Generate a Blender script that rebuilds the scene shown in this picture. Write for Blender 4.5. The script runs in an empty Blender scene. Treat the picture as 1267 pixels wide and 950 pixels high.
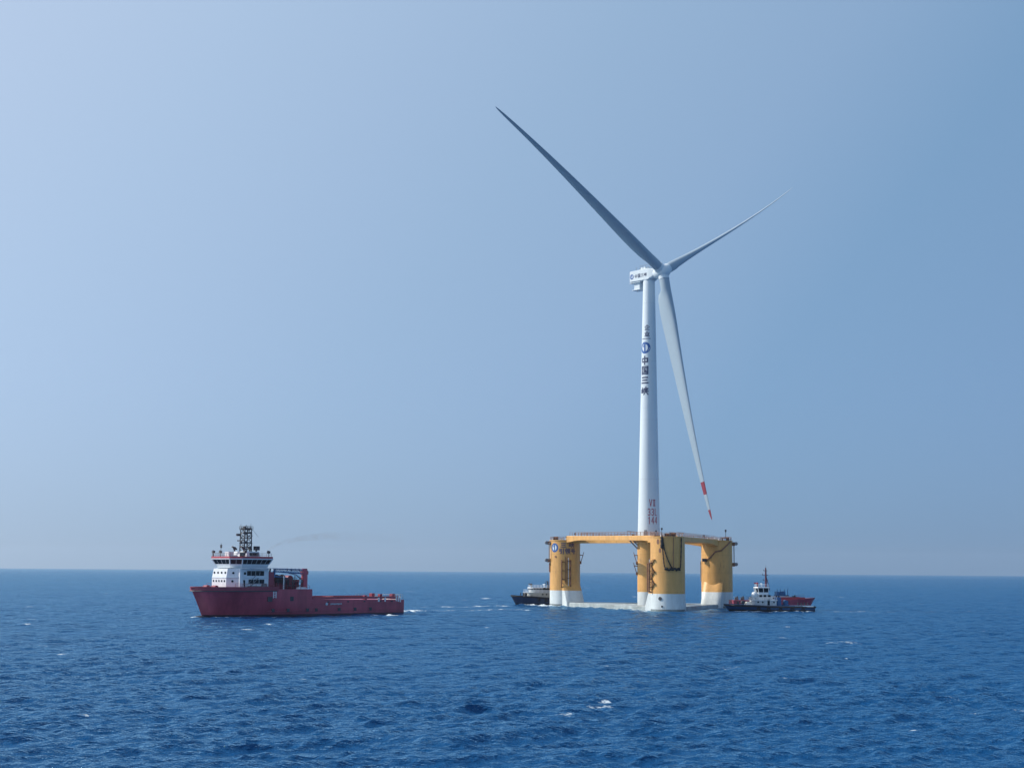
import bpy, bmesh, math, random
import numpy as np
from mathutils import Vector, Matrix

random.seed(5)
rng = np.random.default_rng(11)
SC = bpy.context.scene
COL = SC.collection
R = math.radians

# ------------------------------------------------------------------ camera, sky, sun, exposure
CAM_H = 11.7
cam_d = bpy.data.cameras.new('camera')
cam = bpy.data.objects.new('camera', cam_d)
COL.objects.link(cam)
cam_d.sensor_width = 36.0
cam_d.lens = 36.0 * 1800 / 1267
cam_d.clip_start = 1.0
cam_d.clip_end = 400000.0
pitch = math.atan(231 / 1800)
cam.matrix_world = (Matrix.Translation((0, 0, CAM_H)) @ Matrix.Rotation(math.pi / 2 + pitch, 4, 'X')
                    @ Matrix.Rotation(math.atan(.0075), 4, 'Z'))
SC.camera = cam

SUN_EL = 40.0
SUN_AZ = -82.0          # clockwise from +Y; negative = to the left of the view
SUN_STRENGTH = 4.0
SKY_STRENGTH = 0.12
SKY_TINT = (.72, 1.03, 1.52)
SKY_MIX = .85
EXPOSURE = 0.25
AUREOLE = .84
ZENITH_TINT = (.78, .83, .90)
HORIZON_TINT = (.99, .96, .90)
world = bpy.data.worlds.new('World')
SC.world = world
world.use_nodes = True
wn, wl = world.node_tree.nodes, world.node_tree.links
for n in list(wn):
    wn.remove(n)
sky = wn.new('ShaderNodeTexSky')
sky.sky_type = 'NISHITA'
sky.sun_disc = False
sky.sun_elevation = R(SUN_EL)
sky.sun_rotation = R(SUN_AZ)
sky.altitude = 0
sky.air_density = 1.0
sky.dust_density = 1.5
sky.ozone_density = 2.0
hs = wn.new('ShaderNodeHueSaturation')
hs.inputs['Saturation'].default_value = 1.0
bg = wn.new('ShaderNodeBackground')
bg.inputs['Strength'].default_value = SKY_STRENGTH
wo = wn.new('ShaderNodeOutputWorld')
# sea haze: the clear-sky colours are drawn most of the way to one milky blue, their brightness is kept
bw = wn.new('ShaderNodeRGBToBW')
wl.new(sky.outputs[0], bw.inputs[0])
ti = wn.new('ShaderNodeMix')
ti.data_type = 'RGBA'
ti.blend_type = 'MULTIPLY'
ti.inputs[0].default_value = 1
ti.inputs[7].default_value = (*SKY_TINT, 1)
wl.new(bw.outputs[0], ti.inputs[6])
mi = wn.new('ShaderNodeMix')
mi.data_type = 'RGBA'
mi.inputs[0].default_value = SKY_MIX
wl.new(sky.outputs[0], mi.inputs[6])
wl.new(ti.outputs[2], mi.inputs[7])
# hazy aureole: the milky sky brightens with nearness to the sun and dulls a little just above the sea
def lin(c):
    return tuple(((v / 255) / 12.92 if v / 255 <= .04045 else ((v / 255 + .055) / 1.055) ** 2.4) for v in c)


SUN_VEC = (math.sin(R(SUN_AZ)) * math.cos(R(SUN_EL)), math.cos(R(SUN_AZ)) * math.cos(R(SUN_EL)), math.sin(R(SUN_EL)))
wt = wn.new('ShaderNodeTexCoord')
dp = wn.new('ShaderNodeVectorMath')
dp.operation = 'DOT_PRODUCT'
dp.inputs[1].default_value = SUN_VEC
wl.new(wt.outputs['Generated'], dp.inputs[0])
mr_ = wn.new('ShaderNodeMapRange')
mr_.inputs['From Min'].default_value = -1
wl.new(dp.outputs['Value'], mr_.inputs['Value'])
rm = wn.new('ShaderNodeValToRGB')
while len(rm.color_ramp.elements) > 1:
    rm.color_ramp.elements.remove(rm.color_ramp.elements[-1])
for i, (cs, c) in enumerate(((-1, (112, 148, 194)), (-.5, (112, 149, 193)), (-.1, (113, 151, 193)), (.06, (121, 160, 199)), (.16, (141, 173, 209)), (.28, (153, 183, 216)), (.36, (163, 190, 222)), (.46, (174, 199, 229)), (.56, (185, 206, 234)), (.75, (216, 229, 246)), (1, (252, 253, 255)))):
    e = rm.color_ramp.elements[0] if i == 0 else rm.color_ramp.elements.new((cs + 1) / 2)
    e.position = (cs + 1) / 2
    e.color = (*lin(c), 1)
wl.new(mr_.outputs[0], rm.inputs[0])
sx_ = wn.new('ShaderNodeSeparateXYZ')
wl.new(wt.outputs['Generated'], sx_.inputs[0])
hz = wn.new('ShaderNodeMapRange')
hz.inputs['From Max'].default_value = .14
hz.interpolation_type = 'SMOOTHSTEP'
wl.new(sx_.outputs['Z'], hz.inputs['Value'])
hc = wn.new('ShaderNodeMix')
hc.data_type = 'RGBA'
hc.inputs[6].default_value = (*HORIZON_TINT, 1)
hc.inputs[7].default_value = (1, 1, 1, 1)
wl.new(hz.outputs[0], hc.inputs[0])
zn = wn.new('ShaderNodeMapRange')
zn.inputs['From Min'].default_value = .4
zn.inputs['From Max'].default_value = .85
zn.interpolation_type = 'SMOOTHSTEP'
wl.new(sx_.outputs['Z'], zn.inputs['Value'])
zc = wn.new('ShaderNodeMix')
zc.data_type = 'RGBA'
zc.inputs[7].default_value = (*ZENITH_TINT, 1)
wl.new(zn.outputs[0], zc.inputs[0])
wl.new(hc.outputs[2], zc.inputs[6])
am = wn.new('ShaderNodeMix')
am.data_type = 'RGBA'
am.blend_type = 'MULTIPLY'
am.inputs[0].default_value = 1
wl.new(rm.outputs[0], am.inputs[6])
wl.new(zc.outputs[2], am.inputs[7])
sc_ = wn.new('ShaderNodeVectorMath')
sc_.operation = 'SCALE'
sc_.inputs['Scale'].default_value = AUREOLE / SKY_STRENGTH
wl.new(am.outputs[2], sc_.inputs[0])
fm_ = wn.new('ShaderNodeMix')
fm_.data_type = 'RGBA'
fm_.inputs[0].default_value = .85
wl.new(mi.outputs[2], fm_.inputs[6])
wl.new(sc_.outputs[0], fm_.inputs[7])
wl.new(fm_.outputs[2], hs.inputs['Color'])
wl.new(hs.outputs[0], bg.inputs['Color'])
wl.new(bg.outputs[0], wo.inputs['Surface'])

sun_d = bpy.data.lights.new('sun', 'SUN')
sun = bpy.data.objects.new('sun', sun_d)
COL.objects.link(sun)
sun_d.energy = SUN_STRENGTH
sun_d.angle = R(0.6)
sun_d.color = (1.0, .93, .82)
SUN_DIR = Vector((math.sin(R(SUN_AZ)) * math.cos(R(SUN_EL)), math.cos(R(SUN_AZ)) * math.cos(R(SUN_EL)), math.sin(R(SUN_EL))))
sun.rotation_euler = SUN_DIR.to_track_quat('Z', 'Y').to_euler()
sun.location = (-200, 100, 300)

vs = SC.view_settings
vs.view_transform = 'Standard'
vs.look = 'None'
vs.gamma = 1.0
vs.use_curve_mapping = False
vs.exposure = EXPOSURE


# ------------------------------------------------------------------ materials
def nodes(m):
    m.use_nodes = True
    return m.node_tree.nodes, m.node_tree.links


def paint(name, col, rough=.45, var=.12, scale=.6, rust=0.0, rust_col=(.16, .055, .02), metal=0.0, streak=True, plates=None):
    """weathered paint: two noises shift the tone, vertical streaks of rust or dirt where asked"""
    m = bpy.data.materials.new(name)
    N, L = nodes(m)
    p = N['Principled BSDF']
    p.inputs['Roughness'].default_value = rough
    p.inputs['Metallic'].default_value = metal
    tc = N.new('ShaderNodeTexCoord')
    mp = N.new('ShaderNodeMapping')
    mp.inputs['Scale'].default_value = (1, 1, .22) if streak else (1, 1, 1)
    L.new(tc.outputs['Object'], mp.inputs['Vector'])
    n1 = N.new('ShaderNodeTexNoise')
    n1.inputs['Scale'].default_value = scale
    n1.inputs['Detail'].default_value = 6
    n1.inputs['Roughness'].default_value = .65
    L.new(mp.outputs[0], n1.inputs['Vector'])
    mr = N.new('ShaderNodeMapRange')
    mr.inputs['From Min'].default_value = .3
    mr.inputs['From Max'].default_value = .7
    mr.inputs['To Min'].default_value = 1 - var
    mr.inputs['To Max'].default_value = 1 + var * .6
    L.new(n1.outputs['Fac'], mr.inputs['Value'])
    mx = N.new('ShaderNodeMix')
    mx.data_type = 'RGBA'
    mx.blend_type = 'MULTIPLY'
    mx.inputs[0].default_value = 1
    mx.inputs[6].default_value = (*col, 1)
    L.new(mr.outputs[0], mx.inputs[7])
    out = mx.outputs[2]
    if rust > 0:
        n2 = N.new('ShaderNodeTexNoise')
        n2.inputs['Scale'].default_value = scale * 2.3
        n2.inputs['Detail'].default_value = 8
        n2.inputs['Roughness'].default_value = .7
        L.new(mp.outputs[0], n2.inputs['Vector'])
        r2 = N.new('ShaderNodeMapRange')
        r2.inputs['From Min'].default_value = .56
        r2.inputs['From Max'].default_value = .74
        r2.inputs['To Max'].default_value = rust
        L.new(n2.outputs['Fac'], r2.inputs['Value'])
        m2 = N.new('ShaderNodeMix')
        m2.data_type = 'RGBA'
        L.new(r2.outputs[0], m2.inputs[0])
        L.new(out, m2.inputs[6])
        m2.inputs[7].default_value = (*rust_col, 1)
        out = m2.outputs[2]
    if plates:
        # welded plate seams: thin dark lines at even heights, and across where a second spacing is given
        sp = N.new('ShaderNodeSeparateXYZ')
        L.new(tc.outputs['Object'], sp.inputs[0])
        for ax, step, wd in plates:
            md = N.new('ShaderNodeMath')
            md.operation = 'PINGPONG'
            md.inputs[1].default_value = step
            L.new(sp.outputs[ax], md.inputs[0])
            sm = N.new('ShaderNodeMapRange')
            sm.inputs['From Max'].default_value = wd
            sm.inputs['To Min'].default_value = .78
            sm.inputs['To Max'].default_value = 1
            L.new(md.outputs[0], sm.inputs['Value'])
            m3 = N.new('ShaderNodeMix')
            m3.data_type = 'RGBA'
            m3.blend_type = 'MULTIPLY'
            m3.inputs[0].default_value = 1
            L.new(out, m3.inputs[6])
            L.new(sm.outputs[0], m3.inputs[7])
            out = m3.outputs[2]
    L.new(out, p.inputs['Base Color'])
    r3 = N.new('ShaderNodeMapRange')
    r3.inputs['To Min'].default_value = rough * .8
    r3.inputs['To Max'].default_value = min(1, rough * 1.3)
    L.new(n1.outputs['Fac'], r3.inputs['Value'])
    L.new(r3.outputs[0], p.inputs['Roughness'])
    return m


M = {
    'wet': paint('wet_stained_steel', (.20, .235, .235), .3, .35, .9, .4, (.09, .10, .07)),
    'pontoon': paint('awash_pontoon_paint', (.36, .40, .40), .3, .45, .35, .65, (.12, .15, .13), streak=False),
    'boot': paint('boot_top_paint', (.07, .03, .045), .4, .3, .8, .3, (.05, .06, .04)),
    'yellow': paint('yellow_paint', (.66, .355, .11), .45, .22, .4, .65, (.24, .11, .05), plates=[('Z', 2.9, .09)]),
    'band': paint('pale_band_paint', (.60, .65, .66), .45, .2, .5, .45, (.27, .23, .15), plates=[('Z', 2.9, .09)]),
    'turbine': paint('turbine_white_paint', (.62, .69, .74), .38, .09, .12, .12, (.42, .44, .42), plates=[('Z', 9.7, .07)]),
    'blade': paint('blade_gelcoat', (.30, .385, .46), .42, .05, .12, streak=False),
    'tipred': paint('signal_red_paint', (.23, .022, .045), .45, .1, .6),
    'blue': paint('logo_blue_paint', (.02, .10, .32), .45, .1, .8),
    'ink': paint('dark_letter_paint', (.018, .035, .10), .5, .1, .8),
    'maroon': paint('maroon_letter_paint', (.38, .02, .06), .5, .1, .8),
    'mast_red': paint('dark_red_mast_paint', (.11, .018, .04), .5, .2, .8),
    'dull_cream': paint('dull_cream_paint', (.40, .41, .38), .5, .22, .9, .45, (.25, .14, .08)),
    'dull_white': paint('dull_white_paint', (.50, .54, .57), .5, .22, .9, .4, (.27, .17, .11)),
    'grey_ink': paint('grey_letter_paint', (.13, .09, .12), .5, .15, .8),
    'rust': paint('rusty_steel', (.25, .125, .08), .7, .3, 1.5, .5),
    'old_rust': paint('old_rusty_steel', (.13, .06, .045), .75, .35, 1.5, .5),
    'steel': paint('grey_steel', (.22, .23, .25), .5, .2, 1.0),
    'black': paint('black_rubber', (.018, .018, .022), .6, .3, 1.2),
    'dark': paint('dark_steel', (.05, .055, .07), .55, .25, 1.0),
    'hull_red': paint('hull_red_paint', (.40, .072, .115), .38, .3, .35, .5, (.15, .04, .06), plates=[('X', 5.2, .07), ('Z', 2.3, .05)]),
    'red': paint('deck_red_paint', (.26, .045, .075), .5, .2, .7, .25),
    'bright_red': paint('rail_red_paint', (.42, .05, .07), .45, .15, .7),
    'white': paint('ship_white_paint', (.68, .73, .78), .4, .08, .6, .15, (.35, .2, .12)),
    'cream': paint('ship_cream_paint', (.62, .62, .58), .45, .12, .7, .25, (.3, .16, .09)),
    'navy': paint('navy_hull_paint', (.018, .035, .085), .5, .25, .6, .25, (.05, .03, .025)),
    'tug_blue': paint('blue_hull_paint', (.012, .06, .16), .5, .2, .6, .2, (.05, .03, .025)),
    'deck_blue': paint('blue_gear_paint', (.035, .12, .28), .5, .2, .8),
    'pale_blue': paint('pale_blue_paint', (.42, .52, .60), .45, .12, .8),
    'orange': paint('orange_paint', (.62, .16, .03), .5, .15, .8),
}


def glass_mat():
    m = bpy.data.materials.new('dark_window_glass')
    N, L = nodes(m)
    p = N['Principled BSDF']
    p.inputs['Base Color'].default_value = (.015, .025, .035, 1)
    p.inputs['Roughness'].default_value = .08
    p.inputs['IOR'].default_value = 1.5
    p.inputs['Specular IOR Level'].default_value = .15
    return m


M['glass'] = glass_mat()


# ------------------------------------------------------------------ mesh builder
WHOLE = {'lettering', 'badge_stroke', 'name_marks', 'mullion', 'stair', 'mast', 'blade', 'hull', 'bulwark', 'column', 'chain', 'boom'}


class MB:
    def __init__(s):
        s.v, s.f, s.mi = [], [], []
        s.cur = 0
        s.marks = []

    def groups(s):
        """pieces that touch one another, as lists of primitive numbers"""
        n = len(s.marks)
        if n < 2:
            return [list(range(n))]
        lo, hi = [], []
        for (v0, v1, f0, f1) in s.marks:
            p = np.array([tuple(v) for v in s.v[v0:v1]])
            lo.append(p.min(0))
            hi.append(p.max(0))
        lo, hi = np.array(lo), np.array(hi)
        root = list(range(n))

        def find(i):
            while root[i] != i:
                root[i] = root[root[i]]
                i = root[i]
            return i
        for i in range(n):
            gap = np.maximum(0, np.maximum(lo[i] - hi, lo - hi[i])).max(1)
            for j in np.nonzero(gap <= .06)[0]:
                root[find(int(j))] = find(i)
        out = {}
        for i in range(n):
            out.setdefault(find(i), []).append(i)
        return list(out.values())

    def add(s, vs_, fs_, mi=None):
        o = len(s.v)
        s.marks.append((o, o + len(vs_), len(s.f), len(s.f) + len(fs_)))
        s.v += [tuple(v) for v in vs_]
        s.f += [tuple(i + o for i in f) for f in fs_]
        s.mi += [s.cur if mi is None else mi] * len(fs_)
        return s

    def box(s, x0, x1, y0, y1, z0, z1, mat=None):
        vv = [(x0, y0, z0), (x1, y0, z0), (x1, y1, z0), (x0, y1, z0), (x0, y0, z1), (x1, y0, z1), (x1, y1, z1), (x0, y1, z1)]
        if mat is not None:
            vv = [mat @ Vector(v) for v in vv]
        return s.add(vv, [(0, 3, 2, 1), (4, 5, 6, 7), (0, 1, 5, 4), (1, 2, 6, 5), (2, 3, 7, 6), (3, 0, 4, 7)])

    def frustum(s, bottom, top, z0, z1):
        """closed prism between two outlines of the same length, (x, y) lists"""
        n = len(bottom)
        vv = [(x, y, z0) for x, y in bottom] + [(x, y, z1) for x, y in top]
        fs = [(i, (i + 1) % n, n + (i + 1) % n, n + i) for i in range(n)] + [tuple(range(n - 1, -1, -1)), tuple(range(n, 2 * n))]
        return s.add(vv, fs)

    def cyl(s, p0, p1, r0, r1=None, n=12, caps=True):
        r1 = r0 if r1 is None else r1
        p0, p1 = Vector(p0), Vector(p1)
        d = (p1 - p0).normalized()
        q = d.to_track_quat('Z', 'Y')
        ring = [(math.cos(2 * math.pi * i / n), math.sin(2 * math.pi * i / n)) for i in range(n)]
        vv = [p0 + q @ Vector((c * r0, t * r0, 0)) for c, t in ring] + [p1 + q @ Vector((c * r1, t * r1, 0)) for c, t in ring]
        fs = [(i, (i + 1) % n, n + (i + 1) % n, n + i) for i in range(n)]
        if caps:
            fs += [tuple(range(n - 1, -1, -1)), tuple(range(n, 2 * n))]
        return s.add(vv, fs)

    def tube(s, pts, r, n=8):
        for a, b in zip(pts[:-1], pts[1:]):
            s.cyl(a, b, r, r, n)
        for p in pts[1:-1]:
            s.ball(p, r, 6, 4)
        return s

    def lathe(s, prof, n=32, cx=0, cy=0, mis=None):
        """profile of (radius, z) pairs round a vertical axis"""
        vv, fs, o = [], [], 0
        for r, z in prof:
            vv += [(cx + r * math.cos(2 * math.pi * i / n), cy + r * math.sin(2 * math.pi * i / n), z) for i in range(n)]
        for k in range(len(prof) - 1):
            f = [(k * n + i, k * n + (i + 1) % n, (k + 1) * n + (i + 1) % n, (k + 1) * n + i) for i in range(n)]
            s.add(vv if k == 0 else [], [tuple(j - (0 if k == 0 else 0) for j in q) for q in f] if k == 0 else [], mis[k] if mis else None)
            if k > 0:
                base = len(s.v) - len(vv)
                s.f += [tuple(j + base for j in q) for q in f]
                s.mi += [mis[k] if mis else s.cur] * len(f)
        base = len(s.v) - len(vv)
        s.f += [tuple(base + i for i in range(n - 1, -1, -1)), tuple(base + (len(prof) - 1) * n + i for i in range(n))]
        s.mi += [mis[0] if mis else s.cur, mis[-1] if mis else s.cur]
        return s

    def ball(s, c, r, n=12, m=8, sx=1, sy=1, sz=1):
        vv = [(c[0], c[1], c[2] - r * sz)]
        for j in range(1, m):
            t = -math.pi / 2 + math.pi * j / m
            vv += [(c[0] + r * sx * math.cos(t) * math.cos(2 * math.pi * i / n), c[1] + r * sy * math.cos(t) * math.sin(2 * math.pi * i / n), c[2] + r * sz * math.sin(t)) for i in range(n)]
        vv.append((c[0], c[1], c[2] + r * sz))
        fs = [(0, 1 + (i + 1) % n, 1 + i) for i in range(n)]
        for j in range(m - 2):
            fs += [(1 + j * n + i, 1 + j * n + (i + 1) % n, 1 + (j + 1) * n + (i + 1) % n, 1 + (j + 1) * n + i) for i in range(n)]
        e = len(vv) - 1
        fs += [(e, 1 + (m - 2) * n + i, 1 + (m - 2) * n + (i + 1) % n) for i in range(n)]
        return s.add(vv, fs)

    def loft(s, rings, closed=True, caps=True):
        n = len(rings[0])
        vv = [p for r in rings for p in r]
        fs = []
        for k in range(len(rings) - 1):
            for i in range(n if closed else n - 1):
                j = (i + 1) % n
                fs.append((k * n + i, k * n + j, (k + 1) * n + j, (k + 1) * n + i))
        if caps:
            fs += [tuple(range(n - 1, -1, -1)), tuple((len(rings) - 1) * n + i for i in range(n))]
        return s.add(vv, fs)

    def build(s, name, mats, parent=None, smooth=False, angle=35):
        """one mesh object; pieces that stand apart become objects of their own, the first is returned"""
        if name not in WHOLE and len(s.marks) > 1 and sum(m[3] - m[2] for m in s.marks) == len(s.f):
            gs = s.groups()
            if len(gs) > 1:
                out = []
                for g in gs:
                    q = MB()
                    for i in g:
                        v0, v1, f0, f1 = s.marks[i]
                        q.add(s.v[v0:v1], [tuple(k - v0 for k in f) for f in s.f[f0:f1]])
                        q.mi[-(f1 - f0):] = s.mi[f0:f1]
                    out.append(q.build_one(name, mats, parent, smooth, angle))
                return out[0]
        return s.build_one(name, mats, parent, smooth, angle)

    def build_one(s, name, mats, parent=None, smooth=False, angle=35):
        me = bpy.data.meshes.new(name)
        me.from_pydata(s.v, [], s.f)
        for m in (mats if isinstance(mats, (list, tuple)) else [mats]):
            me.materials.append(m)
        me.polygons.foreach_set('material_index', s.mi)
        me.validate()
        bm = bmesh.new()
        bm.from_mesh(me)
        bmesh.ops.recalc_face_normals(bm, faces=bm.faces)
        if smooth:
            for f in bm.faces:
                f.smooth = True
            for e in bm.edges:
                if len(e.link_faces) == 2 and e.calc_face_angle(0) > R(angle):
                    e.smooth = False
        bm.to_mesh(me)
        bm.free()
        o = bpy.data.objects.new(name, me)
        COL.objects.link(o)
        if parent:
            o.parent = parent
        return o


def tag(o, label, cat, group=None, kind=None):
    if label:
        o['label'] = label
    if cat:
        o['category'] = cat
    if group:
        o['group'] = group
    if kind:
        o['kind'] = kind
    return o


def thing(name, label, cat, loc, rz=0, group=None):
    o = bpy.data.objects.new(name, None)
    o.empty_display_size = 2
    COL.objects.link(o)
    o.location = loc
    o.rotation_euler = (0, 0, rz)
    return tag(o, label, cat, group)


# ------------------------------------------------------------------ lettering: strokes on a 10 x 10 grid
def box_(x0, y0, x1, y1):
    return [(x0, y0), (x1, y0), (x1, y1), (x0, y1), (x0, y0)]


GL = {
    'zhong': [box_(1, 3.2, 9, 7.4), [(5, 10), (5, 0)]],
    'guo': [box_(.8, .3, 9.2, 9.6), [(2.5, 7.5), (7.5, 7.5)], [(3, 5), (7, 5)], [(2.3, 2.4), (7.7, 2.4)], [(5, 7.5), (5, 2.4)], [(6.3, 4.1), (7.1, 3.2)]],
    'san': [[(1.3, 8.8), (8.7, 8.8)], [(1.9, 5), (8.1, 5)], [(.5, 1), (9.5, 1)]],
    'xia': [[(2, 8.8), (2, 3)], [(.5, 6.5), (.5, 3), (3.6, 3), (3.6, 6.5)], [(4.5, 7.8), (9.5, 7.8)], [(5.4, 6.6), (6, 5.2)], [(8.6, 6.6), (8, 5.2)],
            [(4.2, 4.2), (9.8, 4.2)], [(7, 9.8), (7, 4.2), (4.3, .3)], [(7, 4.2), (9.7, .3)]],
    'qi': [[(5, 9.8), (.5, 5.8)], [(5, 9.8), (9.5, 5.8)], [(5, 7), (5, .7)], [(5, 4), (8, 4)], [(2.5, 4.6), (2.5, .7)], [(.8, .7), (9.2, .7)]],
    'ye': [[(3.6, 9.5), (3.6, .8)], [(6.4, 9.5), (6.4, .8)], [(1, 7), (2.2, 3)], [(9, 7), (7.8, 3)], [(.5, .8), (9.5, .8)]],
    'yin': [[(1, 9), (4.8, 9), (4.8, 6.8), (1.2, 6.8), (1, 4.5), (5, 4.5), (4.6, .8), (3, .8)], [(8.5, 9.8), (8.5, .2)]],
    'ling': [[(2.7, 9.8), (.3, 6)], [(2.7, 9.8), (5, 6.4)], [(2.2, 6.9), (3, 6)], [(1, 4.7), (4.3, 4.7), (2.5, 2.5)], [(2, 2.8), (3.4, .4)],
             [(5.4, 9.2), (9.8, 9.2)], [(7.5, 9.2), (7, 7.5)], [(5.8, 2.8), (5.8, 7.4), (9.4, 7.4), (9.4, 2.8)], [(7.6, 6), (7.5, 3.4), (5.4, .3)], [(8, 2.6), (9.8, .3)]],
    'hao': [box_(2.5, 6.8, 7.5, 9.6), [(.5, 5.3), (9.5, 5.3)], [(3.2, 5.3), (2.8, 3.4), (7.8, 3.4), (7.3, .5), (5.5, .5)]],
    'V': [[(1, 10), (5, 0), (9, 10)]],
    'II': [[(3, 9.4), (3, .6)], [(7, 9.4), (7, .6)], [(1.2, 9.6), (8.8, 9.6)], [(1.2, .4), (8.8, .4)]],
    '3': [[(1.6, 8.6), (3.2, 9.7), (6.8, 9.7), (8.2, 8.4), (8.2, 6.6), (6.8, 5.3), (4, 5.3)], [(6.8, 5.3), (8.4, 3.9), (8.4, 1.8), (7, .4), (3.2, .4), (1.5, 1.6)]],
    'L': [[(2.2, 10), (2.2, .5), (8.6, .5)]],
    '1': [[(3, 8), (5.4, 9.7), (5.4, 0)]],
    '4': [[(6.6, 0), (6.6, 10), (1.2, 3), (9.2, 3)]],
}


def strokes(items, mapf, lift=.02):
    """items: (glyph, centre u, centre v, width, height, stroke width) in metres on a surface; mapf(u, v, h) -> point"""
    mb = MB()
    k = 0

    def quad(a, b, w, ext=True):
        nonlocal k
        a, b = Vector(a), Vector(b)
        d = b - a
        ln = d.length
        if ln < 1e-6:
            return
        d /= ln
        if ext:
            a = a - d * w * .5
            b = b + d * w * .5
        p = Vector((-d.y, d.x)) * w * .5
        n = max(1, int((b - a).length / .35))
        h = lift + (k % 12) * .004
        k += 1
        vv, fs = [], []
        for i in range(n + 1):
            c = a + (b - a) * i / n
            for q in (c + p, c - p):
                vv.append(mapf(q.x, q.y, h))
        for i in range(n):
            fs.append((2 * i, 2 * i + 1, 2 * i + 3, 2 * i + 2))
        mb.add(vv, fs)
    for g, cu, cv, w, h, sw in items:
        for st in GL[g]:
            pts = [(cu + (x - 5) / 10 * w, cv + (y - 5) / 10 * h) for x, y in st]
            for a, b in zip(pts[:-1], pts[1:]):
                quad(a, b, sw)
    return mb


def patch(mb, mapf, poly_u, h, n=24):
    """filled outline given as a function of the angle, fan of quads"""
    vv = [mapf(*poly_u(0, 0), h)]
    for j in (1, 2, 3):
        for i in range(n):
            vv.append(mapf(*poly_u(2 * math.pi * i / n, j / 3), h))
    fs = [(0, 1 + i, 1 + (i + 1) % n) for i in range(n)]
    for j in range(2):
        fs += [(1 + j * n + i, 1 + (j + 1) * n + i, 1 + (j + 1) * n + (i + 1) % n, 1 + j * n + (i + 1) % n) for i in range(n)]
    mb.add(vv, fs)


def emblem(cu, cv, r, mapf):
    """round blue badge: a blue ring, a pale field with a blue upright stroke in it (returned as blue and white builders)"""
    disc, field = MB(), MB()
    patch(disc, mapf, lambda t, q: (cu + r * q * math.cos(t), cv + r * q * math.sin(t)), .02, 28)
    patch(field, mapf, lambda t, q: (cu + r * .58 * q * math.cos(t), cv + r * .62 * q * math.sin(t)), .032, 28)
    bar = MB()
    for (u0, v0, u1, v1) in ((-.16, -.82, .16, .72), (-.36, .12, -.14, .42)):
        us = [u0 + (u1 - u0) * i / 2 for i in range(3)]
        vvs = [v0 + (v1 - v0) * i / 5 for i in range(6)]
        vv = [mapf(cu + u * r, cv + v * r, .044) for v in vvs for u in us]
        bar.add(vv, [(j * 3 + i, j * 3 + i + 1, (j + 1) * 3 + i + 1, (j + 1) * 3 + i) for j in range(5) for i in range(2)])
    return disc, field, bar


def on_cylinder(cx, cy, phi0, rad):
    """rad may be a number or a function of z; u runs to the reader's right, v is the height"""
    def f(u, v, h):
        r = rad(v) if callable(rad) else rad
        a = phi0 + u / r
        return (cx + (r + h) * math.cos(a), cy + (r + h) * math.sin(a), v)
    return f


def on_plane(o, ru, rv):
    o, ru, rv = Vector(o), Vector(ru).normalized(), Vector(rv).normalized()
    nn = ru.cross(rv)
    return lambda u, v, h: tuple(o + ru * u + rv * v + nn * h)


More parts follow.
